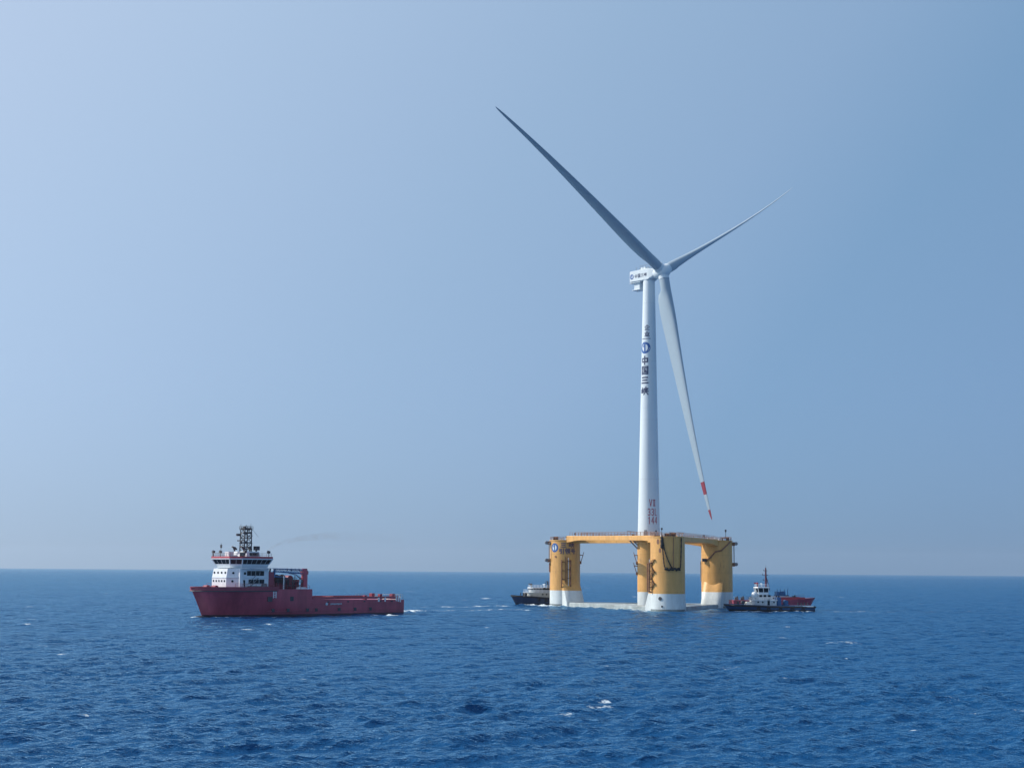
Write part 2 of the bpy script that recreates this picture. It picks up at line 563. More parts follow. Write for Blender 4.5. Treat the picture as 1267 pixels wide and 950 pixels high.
# ------------------------------------------------------------------ sea
def make_sea():
    NW = 240
    CELL = 1.0021
    lam = np.exp(rng.uniform(np.log(.75), np.log(24), NW))
    main = R(-62)                       # direction the wind sea runs towards
    ang = main + rng.normal(0, .55, NW)
    k = 2 * np.pi / lam
    kx, ky = k * np.cos(ang), k * np.sin(ang)
    ph = rng.uniform(0, 2 * np.pi, NW)
    slope = .45 * np.sqrt(2 / NW) * np.where(lam > 2.2, (lam / 2.2) ** -.62, 1.0) * np.where(lam > 7, (lam / 7) ** -.55, 1.0)
    amp = slope / k
    # polar sheet round the viewpoint, cells grow with the distance
    half = R(31)
    na = 640
    az = np.linspace(-half, half, na)
    rr = [85.0]
    while rr[-1] < 5200:
        rr.append(rr[-1] * CELL if rr[-1] < 1400 else rr[-1] * 1.012)
    while rr[-1] < 14000:
        rr.append(min(14000.0, rr[-1] * 1.06))
    rr = np.array(rr)
    RR, AA = np.meshgrid(rr, az, indexing='ij')
    X, Y = RR * np.sin(AA), RR * np.cos(AA)
    cell = RR * (CELL - 1)
    Z = np.zeros_like(X)
    DX = np.zeros_like(X)
    DY = np.zeros_like(X)
    nmax = int((rr < 5200).sum())
    for i in range(NW):
        lim = min(nmax, int((rr < lam[i] / ((CELL - 1) * 3.0)).sum()))
        if lim < 2:
            continue
        sl = slice(0, lim)
        w = np.clip((lam[i] / cell[sl] - 3.0) / 2.0, 0, 1)
        p = kx[i] * X[sl] + ky[i] * Y[sl] + ph[i]
        Z[sl] += amp[i] * w * np.cos(p)
        s = amp[i] * w * np.sin(p) * .75
        DX[sl] -= s * np.cos(ang[i])
        DY[sl] -= s * np.sin(ang[i])
    # gusts: broad patches of stronger and weaker chop
    g = np.zeros_like(X)
    for j in range(14):
        l = rng.uniform(35, 160)
        a = rng.uniform(0, 6.28)
        g += np.cos(2 * np.pi / l * (np.cos(a) * X + np.sin(a) * Y * .6) + rng.uniform(0, 6.28))
    g = 1 + .18 * np.clip(g / 3.5, -1.3, 1.3)
    lim_ = 2.7 * float(Z[:300].std())
    Z = lim_ * np.tanh(Z / lim_)         # no freak troughs
    Z *= g
    DX *= g
    DY *= g
    # foam
    F = np.zeros_like(X)

    def spot(cx, cy, lx, ly, a=0.0, s=1.0):
        c, t = math.cos(a), math.sin(a)
        u = ((X - cx) * c + (Y - cy) * t) / lx
        v = (-(X - cx) * t + (Y - cy) * c) / ly
        np.maximum(F, s * np.exp(-(u * u + v * v) ** 1.5), out=F)

    def line(pts, w, s, br, up):
        nonlocal Z
        keep = F.copy()
        F[:] = 0
        for (x0, y0), (x1, y1) in zip(pts[:-1], pts[1:]):
            L = math.hypot(x1 - x0, y1 - y0)
            n = max(2, int(L / (w * .9)))
            a = math.atan2(y1 - y0, x1 - x0)
            for i in range(n + 1):
                t = i / n
                spot(x0 + (x1 - x0) * t + rng.normal(0, w * .15), y0 + (y1 - y0) * t + rng.normal(0, br * .3), w * rng.uniform(.6, 1.6), br * rng.uniform(.5, 1.2), a, s * rng.uniform(.55, 1.1))
        Z += up * F * (.6 + .4 * np.cos(X * 1.7 + Y * .9))
        np.maximum(F, keep, out=F)

    for a in FOAM_SPOTS:
        spot(*a)
    # scattered whitecaps, each on a crest near a random point
    for j in range(60):
        r0 = 115 * (11.0 ** rng.uniform(0, 1))
        a0 = rng.uniform(-.34, .34)
        i0, j0 = int(np.searchsorted(rr, r0)), int(np.searchsorted(az, a0))
        win = Z[max(0, i0 - 14):i0 + 14, max(0, j0 - 14):j0 + 14]
        if win.size == 0:
            continue
        di, dj = np.unravel_index(int(np.argmax(win)), win.shape)
        ii, jj = max(0, i0 - 14) + di, max(0, j0 - 14) + dj
        q = rng.uniform(.35, .95) * (r0 / 130) ** .55
        spot(X[ii, jj], Y[ii, jj], q, q * rng.uniform(.35, .6) * (r0 / 130) ** .5, rng.normal(.1, .25), rng.uniform(.62, 1.0))
    for q in FOAM_LINES:
        line(*q)
    verts = np.stack([X + DX, Y + DY, Z], -1).reshape(-1, 3)
    nr = len(rr)
    idx = np.arange(nr * na).reshape(nr, na)
    quads = np.stack([idx[:-1, :-1], idx[:-1, 1:], idx[1:, 1:], idx[1:, :-1]], -1).reshape(-1, 4)
    # the rest of the ring, coarse and calm, so that the water lies all round
    az2 = np.linspace(half, 2 * np.pi - half, 60)
    rr2 = rr[::12] if rr[-1] == rr[::12][-1] else np.append(rr[::12], rr[-1])
    R2, A2 = np.meshgrid(rr2, az2, indexing='ij')
    v2 = np.stack([R2 * np.sin(A2), R2 * np.cos(A2), R2 * 0], -1).reshape(-1, 3)
    i2 = np.arange(len(v2)).reshape(len(rr2), 60) + len(verts)
    q2 = np.stack([i2[:-1, :-1], i2[:-1, 1:], i2[1:, 1:], i2[1:, :-1]], -1).reshape(-1, 4)
    # and the disc under the viewpoint
    a3 = np.linspace(0, 2 * np.pi, 49)[:-1]
    v3 = np.concatenate([[[0, 0, 0.]], np.stack([86 * np.sin(a3), 86 * np.cos(a3), a3 * 0 - .02], -1)])
    o3 = len(verts) + len(v2)
    t3 = np.array([[o3, o3 + 1 + (i + 1) % 48, o3 + 1 + i] for i in range(48)])
    nv = len(verts) + len(v2) + len(v3)
    me = bpy.data.meshes.new('sea')
    allv = np.concatenate([verts, v2, v3])
    nq = len(quads) + len(q2)
    me.vertices.add(nv)
    me.vertices.foreach_set('co', allv.ravel().astype(np.float32))
    loops = np.concatenate([quads.ravel(), q2.ravel(), t3.ravel()])
    me.loops.add(len(loops))
    me.loops.foreach_set('vertex_index', loops.astype(np.int32))
    me.polygons.add(nq + len(t3))
    st = np.concatenate([np.arange(nq) * 4, nq * 4 + np.arange(len(t3)) * 3])
    me.polygons.foreach_set('loop_start', st.astype(np.int32))
    me.polygons.foreach_set('use_smooth', np.ones(nq + len(t3), bool))
    me.update(calc_edges=True)
    at = me.attributes.new('foam', 'FLOAT', 'POINT')
    at.data.foreach_set('value', np.concatenate([F.ravel(), np.zeros(len(v2) + len(v3))]).astype(np.float32))
    o = bpy.data.objects.new('sea', me)
    COL.objects.link(o)
    o['kind'] = 'structure'
    m = bpy.data.materials.new('sea_water')
    N, L = nodes(m)
    N.remove(N['Principled BSDF'])
    body = N.new('ShaderNodeBsdfDiffuse')
    mirror = N.new('ShaderNodeBsdfGlossy')
    mirror.inputs['Color'].default_value = (*SEA_TINT, 1)
    mirror.inputs['Roughness'].default_value = SEA_ROUGH
    fre = N.new('ShaderNodeFresnel')
    fre.inputs['IOR'].default_value = 1.33
    water = N.new('ShaderNodeMixShader')
    L.new(fre.outputs[0], water.inputs[0])
    L.new(body.outputs[0], water.inputs[1])
    L.new(mirror.outputs[0], water.inputs[2])
    froth = N.new('ShaderNodeBsdfDiffuse')
    froth.inputs['Color'].default_value = (.66, .74, .78, 1)
    final = N.new('ShaderNodeMixShader')
    L.new(water.outputs[0], final.inputs[1])
    L.new(froth.outputs[0], final.inputs[2])
    L.new(final.outputs[0], N['Material Output'].inputs['Surface'])
    body.inputs['Color'].default_value = (*SEA_COL, 1)
    tc = N.new('ShaderNodeTexCoord')

    def noise(scale, detail, sx=1, sy=1, rot=0, rough=.55):
        mp = N.new('ShaderNodeMapping')
        mp.inputs['Scale'].default_value = (sx, sy, 1)
        mp.inputs['Rotation'].default_value = (0, 0, rot)
        L.new(tc.outputs['Object'], mp.inputs['Vector'])
        n = N.new('ShaderNodeTexNoise')
        n.inputs['Scale'].default_value = scale
        n.inputs['Detail'].default_value = detail
        n.inputs['Roughness'].default_value = rough
        L.new(mp.outputs[0], n.inputs['Vector'])
        return n.outputs['Fac']
    small = noise(2.1, 4, .45, 1.0, R(14))
    big = noise(.38, 5, .5, 1.0, R(14), .62)
    b1 = N.new('ShaderNodeBump')
    b1.inputs['Strength'].default_value = 1
    b1.inputs['Distance'].default_value = SEA_BUMP_BIG
    L.new(big, b1.inputs['Height'])
    b2 = N.new('ShaderNodeBump')
    b2.inputs['Strength'].default_value = 1
    b2.inputs['Distance'].default_value = SEA_BUMP_SMALL
    L.new(small, b2.inputs['Height'])
    L.new(b1.outputs[0], b2.inputs['Normal'])
    for q in (body, mirror, fre):
        L.new(b2.outputs[0], q.inputs['Normal'])
    fa = N.new('ShaderNodeAttribute')
    fa.attribute_name = 'foam'
    fn = noise(2.6, 10, .6, 1, R(20), .78)
    # foam where the mask beats the noise
    m1 = N.new('ShaderNodeMath')
    m1.operation = 'MULTIPLY_ADD'
    L.new(fn, m1.inputs[0])
    m1.inputs[1].default_value = 3.4
    m1.inputs[2].default_value = -1.72
    m2 = N.new('ShaderNodeMath')
    m2.operation = 'ADD'
    L.new(fa.outputs['Fac'], m2.inputs[0])
    L.new(m1.outputs[0], m2.inputs[1])
    rp = N.new('ShaderNodeMapRange')
    rp.inputs['From Min'].default_value = .52
    rp.inputs['From Max'].default_value = .92
    rp.interpolation_type = 'SMOOTHSTEP'
    L.new(m2.outputs[0], rp.inputs['Value'])
    gate = N.new('ShaderNodeMath')
    gate.operation = 'GREATER_THAN'
    gate.inputs[1].default_value = .12
    L.new(fa.outputs['Fac'], gate.inputs[0])
    gm = N.new('ShaderNodeMath')
    gm.operation = 'MULTIPLY'
    L.new(gate.outputs[0], gm.inputs[0])
    L.new(rp.outputs[0], gm.inputs[1])
    L.new(gm.outputs[0], final.inputs[0])
    me.materials.append(m)
    return o


HAZE = 3.5e-5
HAZE_COL = (.72, .84, 1.0, 1)
SEA_COL = (.003, .053, .160)
SEA_TINT = (.60, .90, 1.04)
SEA_ROUGH = .05
SEA_BUMP_BIG = .9
SEA_BUMP_SMALL = .30

LX, LY = 18.5, 499.0
FX, FY = 47.0, 438.8
RX, RY = 68.5, 487.0
TX, TY = 44.8, 474.9

FOAM_SPOTS = [
    # whitecaps: x, y, length, breadth, direction, strength
    (10.1, 134.6, 1.0, .5, .15, .92), (9.0, 134.6, .9, .5, .3, .9), (7.6, 128.6, .9, .5, .2, .8), (8.4, 129.2, .8, .5, 0, .85),
    (4.7, 121.9, .9, .7, .8, .75), (5.2, 122.9, .5, .5, 0, .7),
    (-50.5, 283, 2.2, 3.2, .1, 1.0), (-33.5, 117.0, .7, .7, .2, .6), (57, 250, 3, 2.2, 0, .62), (53, 247, 2, 1.5, 0, .6),
    (13.4, 290, 1.5, 2, 0, .6), (42, 140, 1.0, .8, 0, .5), (43.5, 126, 1.2, .8, .2, .55), (39.5, 126.5, .8, .5, 0, .5),
    (-74.6, 219, 1.5, 1.4, 0, .6), (-17, 178, .8, .8, 0, .45), (27, 182, 1.2, .9, 0, .5), (-10, 620, 3, 8, 0, .7), (-55, 800, 4, 11, 0, .6),
    (120, 900, 5, 14, 0, .7), (46, 205, 1.2, 1.2, 0, .55), (-95, 240, 1.5, 1.5, 0, .5), (75, 210, 1.3, 1.2, 0, .55), (90, 640, 4, 8, 0, .6),
]
FOAM_LINES = [
    # wakes and water broken round the hulls and columns: path, step, strength, breadth, height of the wash
    ([(-33, 404), (-24, 424), (-10, 434), (5, 441)], 2.0, .80, 3.2, .25),
    ([(-33, 401), (-27, 413)], 2.0, 1.0, 2.2, .5),
    ([(-29.5, 381), (-33.5, 377)], 1.3, .95, 1.2, .45),
    ([(-75.5, 351.5), (-72.5, 354), (-69.5, 352)], 1.4, .8, 1.2, .4), ([(-68, 350), (-52, 365)], 1.4, .62, 1.6, .2), ([(-50, 366), (-34, 381)], 1.2, .55, 1.2, .2),
    ([(11, 495), (14, 491), (19, 490), (24, 491)], 1.6, 1.05, 2.0, .65), ([(23, 485), (33, 463), (40, 449)], 1.6, .88, 1.8, .5),
    ([(38.5, 444), (41, 436), (47, 431.5), (52, 434)], 1.3, .74, 1.6, .3), ([(53.5, 436), (60, 452), (64, 474)], 1.4, .66, 1.5, .3),
    ([(2.5, 504), (9, 500)], 1.7, .95, 1.8, .6), ([(9, 496), (13, 491)], 1.3, .8, 1.5, .4), ([(-12, 478), (0, 486)], 2.4, .78, 3.0, .3), ([(-30, 468), (-8, 476)], 2.0, .62, 3.0, .2),
    ([(66, 444.3), (79, 443.2), (92, 444.2)], 1.4, .82, 1.2, .35), ([(94, 450), (112, 452), (130, 456)], 2.0, .62, 2.4, .2), ([(60, 478), (70, 480), (76, 479)], 1.5, .75, 1.6, .35),
]
make_sea()


# ------------------------------------------------------------------ haze
if HAZE > 0:
    hb = MB().box(-15000, 15000, -15000, 15000, -9, 215)
    hm = bpy.data.materials.new('sea_haze')
    N_, L_ = nodes(hm)
    N_.remove(N_['Principled BSDF'])
    pv = N_.new('ShaderNodeVolumePrincipled')
    pv.inputs['Color'].default_value = HAZE_COL
    pv.inputs['Density'].default_value = HAZE
    pv.inputs['Anisotropy'].default_value = .4
    L_.new(pv.outputs[0], N_['Material Output'].inputs['Volume'])
    ho_ = hb.build('haze', hm)
    ho_['kind'] = 'stuff'


# ------------------------------------------------------------------ floating platform
DECK = 22.2


def make_platform():
    t = thing('floating_platform', 'yellow and white floating platform of thick columns joined by beams, carrying the wind turbine', 'platform', (TX, TY, 0))

    def l(x, y):
        return Vector((x - TX, y - TY, 0))
    PL, PF, PR, PT = l(LX, LY), l(FX, FY), l(RX, RY), Vector((0, 0, 0))
    cr = 5.15

    def column(c, r, smooth_n=56):
        mb = MB()
        mb.lathe([(r, -6), (r, .75), (r, 5.3), (r, 5.302), (r, DECK - .35), (r + .12, DECK - .3), (r + .12, DECK)], smooth_n, c.x, c.y, [2, 1, 0, 0, 0, 0])
        return mb

    def haunch(mb, c, r, d, n_=10):
        """foot swelling towards a pontoon: flush with the shaft at the top, standing out at the bottom"""
        d = d.normalized()
        s = Vector((-d.y, d.x, 0))
        hw = 3.3
        prof = [(-6, 3.4), (1.6, 3.1), (4.2, 1.9), (5.3, 1.35), (8.6, -.55)]
        rings = []
        for z, o in prof:
            ring = []
            for k in range(n_ + 1):
                u = -1 + 2 * k / n_
                e = r + o - max(0, abs(u) - .72) * 2.2
                p = c + d * e + s * hw * u
                ring.append((p.x, p.y, z))
            for u in (.9, -.9):
                p = c + s * hw * u
                ring.append((p.x, p.y, z))
            rings.append(ring)
        n = len(rings[0])
        vv = [p for q in rings for p in q]
        for k in range(len(rings) - 1):
            mb.add(vv if k == 0 else [], [], 0)
            b = len(mb.v) - len(vv)
            f = [(b + k * n + i, b + k * n + (i + 1) % n, b + (k + 1) * n + (i + 1) % n, b + (k + 1) * n + i) for i in range(n)]
            mb.f += f
            mb.mi += [1 if k < 3 else 0] * n
        b = len(mb.v) - len(vv)
        mb.f.append(tuple(b + (len(rings) - 1) * n + i for i in range(n)))
        mb.mi.append(0)

    cols = {}
    for key, c, r, ds in (('L', PL, cr, [PF - PL]), ('F', PF, cr, [PL - PF, PR - PF]), ('R', PR, cr, [PF - PR]), ('T', PT, 3.75, [])):
        mb = column(c, r)
        for d in ds:
            haunch(mb, c, r, d)
        cols[key] = mb.build('column', [M['yellow'], M['band'], M['wet']], t, True, 30)
    cols['T']['label'] = 'slimmer column under the turbine tower'
    cols['L']['label'] = 'column with the blue badge and dark lettering'
    cols['F']['label'] = 'column hung with loops of black chain'

    # pontoons and deck beams along the three sides, thinner spokes to the middle column
    def beam(a, b, ra, rb, z0, z1, w, flare, name, mats, zflare=0, band=False):
        d = (b - a)
        L = d.length
        d.normalize()
        s = Vector((-d.y, d.x, 0))
        x0, x1 = ra - .25, L - rb + .25
        rings = []
        for q, wf in ((x0, 1.0), (x0 + 1.8, .72), (x0 + 4.6, .25), (x0 + 8, 0), (x1 - 8, 0), (x1 - 4.6, .25), (x1 - 1.8, .72), (x1, 1.0)):
            hw = w / 2 + flare * wf
            f = (q - x0) / (x1 - x0)
            zz = z0[0] + (z0[1] - z0[0]) * f - zflare * wf
            zt = z1[0] + (z1[1] - z1[0]) * f
            c = a + d * q
            ch = .18
            prof = [(-hw, zz), (hw, zz), (hw, zt - ch), (hw - ch, zt), (-hw + ch, zt), (-hw, zt - ch)]
            rings.append([tuple(c + s * u + Vector((0, 0, z))) for u, z in prof])
        return MB().loft(rings).build(name, mats, t, True, 30)

    sides = [(PL, PF), (PF, PR), (PL, PR)]
    BZ = (22.1, 21.2, 21.0)         # underside of the deck beams at the three columns: the platform floats with a slight heel
    for a, b in sides:
        beam(a, b, cr, cr, (-4, -4), (1.4, 1.4), 5.2, 0, 'pontoon', M['pontoon'])
        za, zb = BZ[0 if a is PL else 1], BZ[2 if b is PR else 1]
        beam(a, b, cr, cr, (za, zb), (za + 1.45, zb + 1.45), 2.4, .8, 'deck_beam', M['yellow'], .8)
    for c in (PL, PF, PR):
        beam(PT, c, 3.75, cr, (-4, -4), (1.35, 1.35), 4.0, 0, 'pontoon', M['pontoon'])
        beam(PT, c, 3.75, cr, (21.0, 21.1), (22.3, 22.35), 1.8, .5, 'deck_beam', M['yellow'])

    # railings along the beams and round the column tops
    def railing(pts, h=1.15, step=2.0):
        mb = MB()
        for a, b in zip(pts[:-1], pts[1:]):
            n = max(1, int((b - a).length / step))
            for i in range(n + (1 if b is pts[-1] else 0)):
                p = a + (b - a) * i / n
                mb.cyl(p, p + Vector((0, 0, h)), .05, .05, 5)
            for z in (h, h * .55):
                mb.cyl(a + Vector((0, 0, z)), b + Vector((0, 0, z)), .035, .035, 5)
        return mb
    for a, b in sides:
        d = (b - a).normalized()
        s = Vector((-d.y, d.x, 0))
        for sg in (-1, 1):
            q0 = a + d * (cr + .5) + s * 1.15 * sg + Vector((0, 0, BZ[0 if a is PL else 1] + 1.43))
            q1 = b - d * (cr + .5) + s * 1.15 * sg + Vector((0, 0, BZ[2 if b is PR else 1] + 1.43))
            railing([q0, q1]).build('railing', M['rust'], t)
    for c in (PL, PF, PR):
        n = 22
        ring = [c + Vector((math.cos(6.2832 * i / n) * 4.95, math.sin(6.2832 * i / n) * 4.95, DECK)) for i in range(n + 1)]
        railing(ring, 1.1, 1.6).build('railing', M['rust'], t)
    # working deck round the tower foot, cantilevered on one side, on two braces
    mb = MB()
    mb.lathe([(3.9, DECK - 1.0), (5.7, DECK - .5), (5.7, DECK), (3.7, DECK + .02)], 40, 0, 0)
    mb.box(-6.6, -3.2, -1.7, 1.7, DECK - .42, DECK - .06)
    w_ = mb.build('tower_deck', M['yellow'], t, True, 30)
    b_ = MB()
    for y in (-1.4, 1.4):
        b_.tube([(-6.2, y, DECK - .4), (-3.6, y * .8, DECK - 3.2)], .13)
        b_.tube([(-5.2, y, DECK - .4), (-3.65, y * .8, DECK - 2.0)], .09)
    b_.build('brace', M['steel'], t)
    n = 20
    railing([Vector((math.cos(6.2832 * i / n) * 5.6, math.sin(6.2832 * i / n) * 5.6, DECK)) for i in range(n + 1)], 1.1, 1.5).build('railing', M['rust'], t)
    # lifting davit and cabinet on the cantilever
    d_ = MB().tube([(-4.2, -1.2, DECK), (-4.2, -1.2, DECK + 2.3), (-7.2, -1.6, DECK + 2.5)], .1)
    d_.build('davit', M['rust'], t)
    MB().box(-5.6, -4.8, -1.5, -.5, DECK, DECK + 1.5).box(-6.5, -5.9, -1.5, -.6, DECK, DECK + .8).build('cabinet', M['dark'], t)

    # fairlead and pipe run on the outer side of a column
    def fairlead(c, ang, zs):
        d = Vector((math.cos(ang), math.sin(ang), 0))
        s = Vector((-d.y, d.x, 0))
        q = Matrix(((d.x, s.x, 0, c.x), (d.y, s.y, 0, c.y), (0, 0, 1, 0), (0, 0, 0, 1)))
        for z, big in zs:
            mb = MB()
            mb.box(cr - .1, cr + .9, -.5, .5, z - .7, z + .5, q)
            o = mb.build('fairlead', M['rust'], t)
            w = MB()
            p = q @ Vector((cr + 1.25, 0, z))
            w.cyl(p - s * .4, p + s * .4, .58, .58, 16)
            w.build('sheave', M['steel'], o, True)
            if big:
                g = MB()
                g.box(cr - .1, cr + .35, -.35, .35, z - 4.0, z - .9, q)
                g.build('bracket', M['rust'], o)
        pm = MB()
        z0 = min(z for z, b in zs)
        pm.tube([q @ Vector((cr + .55, .9, z0)), q @ Vector((cr + .55, .9, DECK - 1.2)), q @ Vector((cr - .2, .9, DECK - .6))], .16)
        pm.build('pipe', M['steel'], t)
    fairlead(PL, R(190), [(15.4, True), (21.3, False)])
    fairlead(PR, R(-8), [(14.4, False), (21.2, False)])
    # side bracket towards the inside of the platform
    def bracket(c, r, ang, z):
        d = Vector((math.cos(ang), math.sin(ang), 0))
        s = Vector((-d.y, d.x, 0))
        q = Matrix(((d.x, s.x, 0, c.x), (d.y, s.y, 0, c.y), (0, 0, 1, 0), (0, 0, 0, 1)))
        mb = MB().box(r - .1, r + 1.1, -.5, .5, z - .15, z + .1, q)
        mb.tube([q @ Vector((r + 1.0, 0, z)), q @ Vector((r + 1.25, 0, z + 1.0))], .1)
        mb.tube([q @ Vector((r + 1.0, 0, z)), q @ Vector((r + .3, 0, z - 2.2))], .12)
        mb.box(r - .1, r + .45, -.4, .4, z - 3.0, z - 2.0, q)
        mb.build('bracket', M['rust'], t)
    bracket(PL, cr, R(-5), 17.2)
    bracket(PT, 3.75, R(185), 17.0)
    bracket(PT, 3.75, R(182), 13.6)

    # boat landing: fender pipes and a caged ladder
    def landing(c, r, phi, z0, z1, wide=2.4, name='boat_landing', mat='rust', step=2.4):
        d = Vector((math.cos(phi), math.sin(phi), 0))
        s = Vector((-d.y, d.x, 0))
        q = Matrix(((d.x, s.x, 0, c.x), (d.y, s.y, 0, c.y), (0, 0, 1, 0), (0, 0, 0, 1)))
        root = MB()
        for y in (-wide / 2, wide / 2):
            root.tube([q @ Vector((r - .3, y, z1)), q @ Vector((r + .8, y, z1 - .5)), q @ Vector((r + .8, y, z0 + .4)), q @ Vector((r - .3, y, z0))], .17)
        z = z0 + 1.6
        while z < z1 - 1:
            for y in (-wide / 2, wide / 2):
                root.cyl(q @ Vector((r - .3, y, z)), q @ Vector((r + .8, y, z)), .12, .12, 6)
            z += step
        ro = root.build(name, M[mat], t)
        la = MB()
        for y in (-.3, .3):
            la.cyl(q @ Vector((r + .45, y, z0 + .6)), q @ Vector((r + .45, y, z1 + 1.2)), .07, .07, 6)
        z = z0 + .8
        while z < z1 + 1:
            la.cyl(q @ Vector((r + .45, -.3, z)), q @ Vector((r + .45, .3, z)), .035, .035, 5)
            z += .4
        la.build('ladder', M[mat], ro)
        MB().cyl(q @ Vector((r + .6, .75, z0 + .4)), q @ Vector((r + .6, .75, z1 + .8)), .09, .09, 6).build('pipe', M['white'], ro)
        z = z0 + 3
        pl = MB()
        while z < z1:
            pl.box(r - .1, r + .9, .35, wide / 2 - .1, z - .08, z + .08, q)
            pl.box(r + .2, r + .5, -wide / 2, -.45, z - .5, z - .3, q)
            z += 2.9
        pl.build('rest_platform', M[mat], ro)
    landing(PL, cr, R(-88), 6.4, 15.4, 3.0, mat='old_rust', step=1.5)
    # the front column has stairs of short flights on its shoulder, seen edge on
    landing(PF, cr, R(-172), 5.6, 14.6, 2.0)
    st = MB()
    phi = R(-164)
    for i in range(5):
        z = 6.6 + i * 1.75
        for k in range(8):
            a = phi + (k / 8 if i % 2 == 0 else 1 - k / 8) * .30
            p = PF + Vector((math.cos(a), math.sin(a), 0)) * (cr + .35)
            st.box(p.x - .3, p.x + .3, p.y - .3, p.y + .3, z + k * .22 - .06, z + k * .22 + .06)
        a = phi + (.34 if i % 2 == 0 else -.04)
        p = PF + Vector((math.cos(a), math.sin(a), 0)) * (cr + .3)
        st.box(p.x - .4, p.x + .4, p.y - .4, p.y + .4, z + 1.68, z + 1.8)
    st.build('stair', M['rust'], t)

    # loops of black chain and their bundle on the front column
    f = on_cylinder(PF.x, PF.y, R(-90), cr)

    def chain(pts, r):
        mb = MB()
        P = [Vector(f(u, z, .28)) for u, z in pts]
        # Catmull-Rom
        Q = []
        for i in range(len(P) - 1):
            p0, p1, p2, p3 = P[max(i - 1, 0)], P[i], P[i + 1], P[min(i + 2, len(P) - 1)]
            for k in range(5):
                x = k / 5
                Q.append(.5 * ((2 * p1) + (p2 - p0) * x + (2 * p0 - 5 * p1 + 4 * p2 - p3) * x * x + (3 * p1 - p0 - 3 * p2 + p3) * x ** 3))
        Q.append(P[-1])
        for i, (a, b) in enumerate(zip(Q[:-1], Q[1:])):
            mb.cyl(a, b, r * (1.15 if i % 2 else .85), r, 6)
        return mb
    chain([(-2.1, 22.0), (-2.0, 19), (-1.8, 16.5), (-1.5, 13.6), (-1.0, 12.6), (-.2, 12.4)], .17).build('chain', M['black'], t)
    chain([(-2.0, 22.0), (-1.5, 18.6), (-.6, 15.6), (.4, 13.4), (.9, 12.9)], .17).build('chain', M['black'], t)
    chain([(3.9, 21.8), (3.75, 18), (3.55, 14.5), (3.2, 12.7), (2.4, 12.3), (1.2, 12.6), (.2, 12.3)], .17).build('chain', M['black'], t)
    cb = MB()
    for i in range(13):
        u, z = -1.2 + i * .36, 12.55 + .28 * math.sin(i * 1.9)
        cb.ball(f(u, z, .3), .33, 8, 6, 1, 1, random.uniform(.7, 1.2))
    cb.build('chain_bundle', M['black'], t)
    hb = MB()
    for i in range(7):
        hb.ball(f(-2.15 + .1 * math.sin(i * 2), 21.8 - i * .45, .35), .42, 8, 6, 1, 1, 1.2)
    hb.build('hose_bundle', M['black'], t)
    MB().tube([f(1.15, 22.2, .2), f(1.15, 13.0, .2)], .09).build('pipe', M['rust'], t)
    # dark maintenance marks
    mk = MB()
    for (u, z, w, h) in ((-3.55, 20.6, .9, 1.6), (-2.9, 18.0, .8, 1.4)):
        vv = [f(u + w * math.cos(k * math.pi / 6) * .5, z + h * .5 * math.sin(k * math.pi / 6), .015) for k in range(12)]
        mk.add(vv, [tuple(range(12))])
    mk.build('paint_patch', M['rust'], t)
    ho = MB()
    ho.cyl(f(-2.9, 3.9, -.1), f(-2.9, 3.9, .12), .55, .55, 16)
    ho.cyl(f(-2.3, 1.6, -.1), f(-2.3, 1.6, .1), .3, .3, 12)
    ho.build('anode', M['dark'], t)

    # pipe that climbs obliquely over the other rear column, and an upright one
    fr = on_cylinder(PR.x, PR.y, R(-90), cr)
    MB().tube([fr(-4.6, 15.8, .25), fr(-3.0, 16.3, .25), fr(-1.2, 18.4, .25), fr(.8, 18.9, .25), fr(3.0, 20.8, .25), fr(4.6, 21.9, .25)], .22).build('pipe', M['rust'], t)
    MB().tube([fr(-7.6, 8.8, .3), fr(-7.6, 14.6, .3), fr(-7.0, 15.3, .4)], .16).build('pipe', M['steel'], t)
    MB().box(*sum(zip(Vector(fr(-4.9, 0, .45)) - Vector((.7, .7, 0)), Vector(fr(-4.9, 0, .45)) + Vector((.7, .7, 0))), ())[:4], 15.2, 16.2).build('junction_box', M['dark'], t)

    # deck gear: winches, bollards, hatches, light pole
    def gear(c, items):
        for kind, x, y, s_ in items:
            p = c + Vector((x, y, DECK))
            if kind == 'bollard':
                mb = MB()
                for dx in (-.4, .4):
                    mb.cyl(p + Vector((dx, 0, 0)), p + Vector((dx, 0, .75 * s_)), .2, .2, 10)
                    mb.cyl(p + Vector((dx, 0, .75 * s_)), p + Vector((dx, 0, .85 * s_)), .27, .27, 10)
                mb.build('bollard', M['white'], t)
            elif kind == 'winch':
                o = MB().box(p.x - .9 * s_, p.x + .9 * s_, p.y - .6, p.y + .6, DECK, DECK + .3).box(p.x - .9 * s_, p.x - .7 * s_, p.y - .5, p.y + .5, DECK + .3, DECK + 1.2 * s_).box(p.x + .7 * s_, p.x + .9 * s_, p.y - .5, p.y + .5, DECK + .3, DECK + 1.2 * s_).build('winch', M['dark'], t)
                MB().cyl(p + Vector((-.7 * s_, 0, .8 * s_)), p + Vector((.7 * s_, 0, .8 * s_)), .45 * s_, .45 * s_, 14).build('drum', M['rust'], o, True)
            elif kind == 'hatch':
                MB().box(p.x - .6 * s_, p.x + .6 * s_, p.y - .6, p.y + .6, DECK, DECK + .7 * s_).box(p.x - .7 * s_, p.x + .7 * s_, p.y - .7, p.y + .7, DECK + .7 * s_, DECK + .78 * s_).build('hatch', M['white'], t)
            elif kind == 'lamp':
                o = MB().cyl(p, p + Vector((0, 0, 2.6 * s_)), .1, .08, 8).build('light_pole', M['dark'], t)
                MB().box(p.x - .25, p.x + .25, p.y - .25, p.y + .25, DECK + 2.6 * s_, DECK + 3.3 * s_).build('lantern', M['dark'], o)
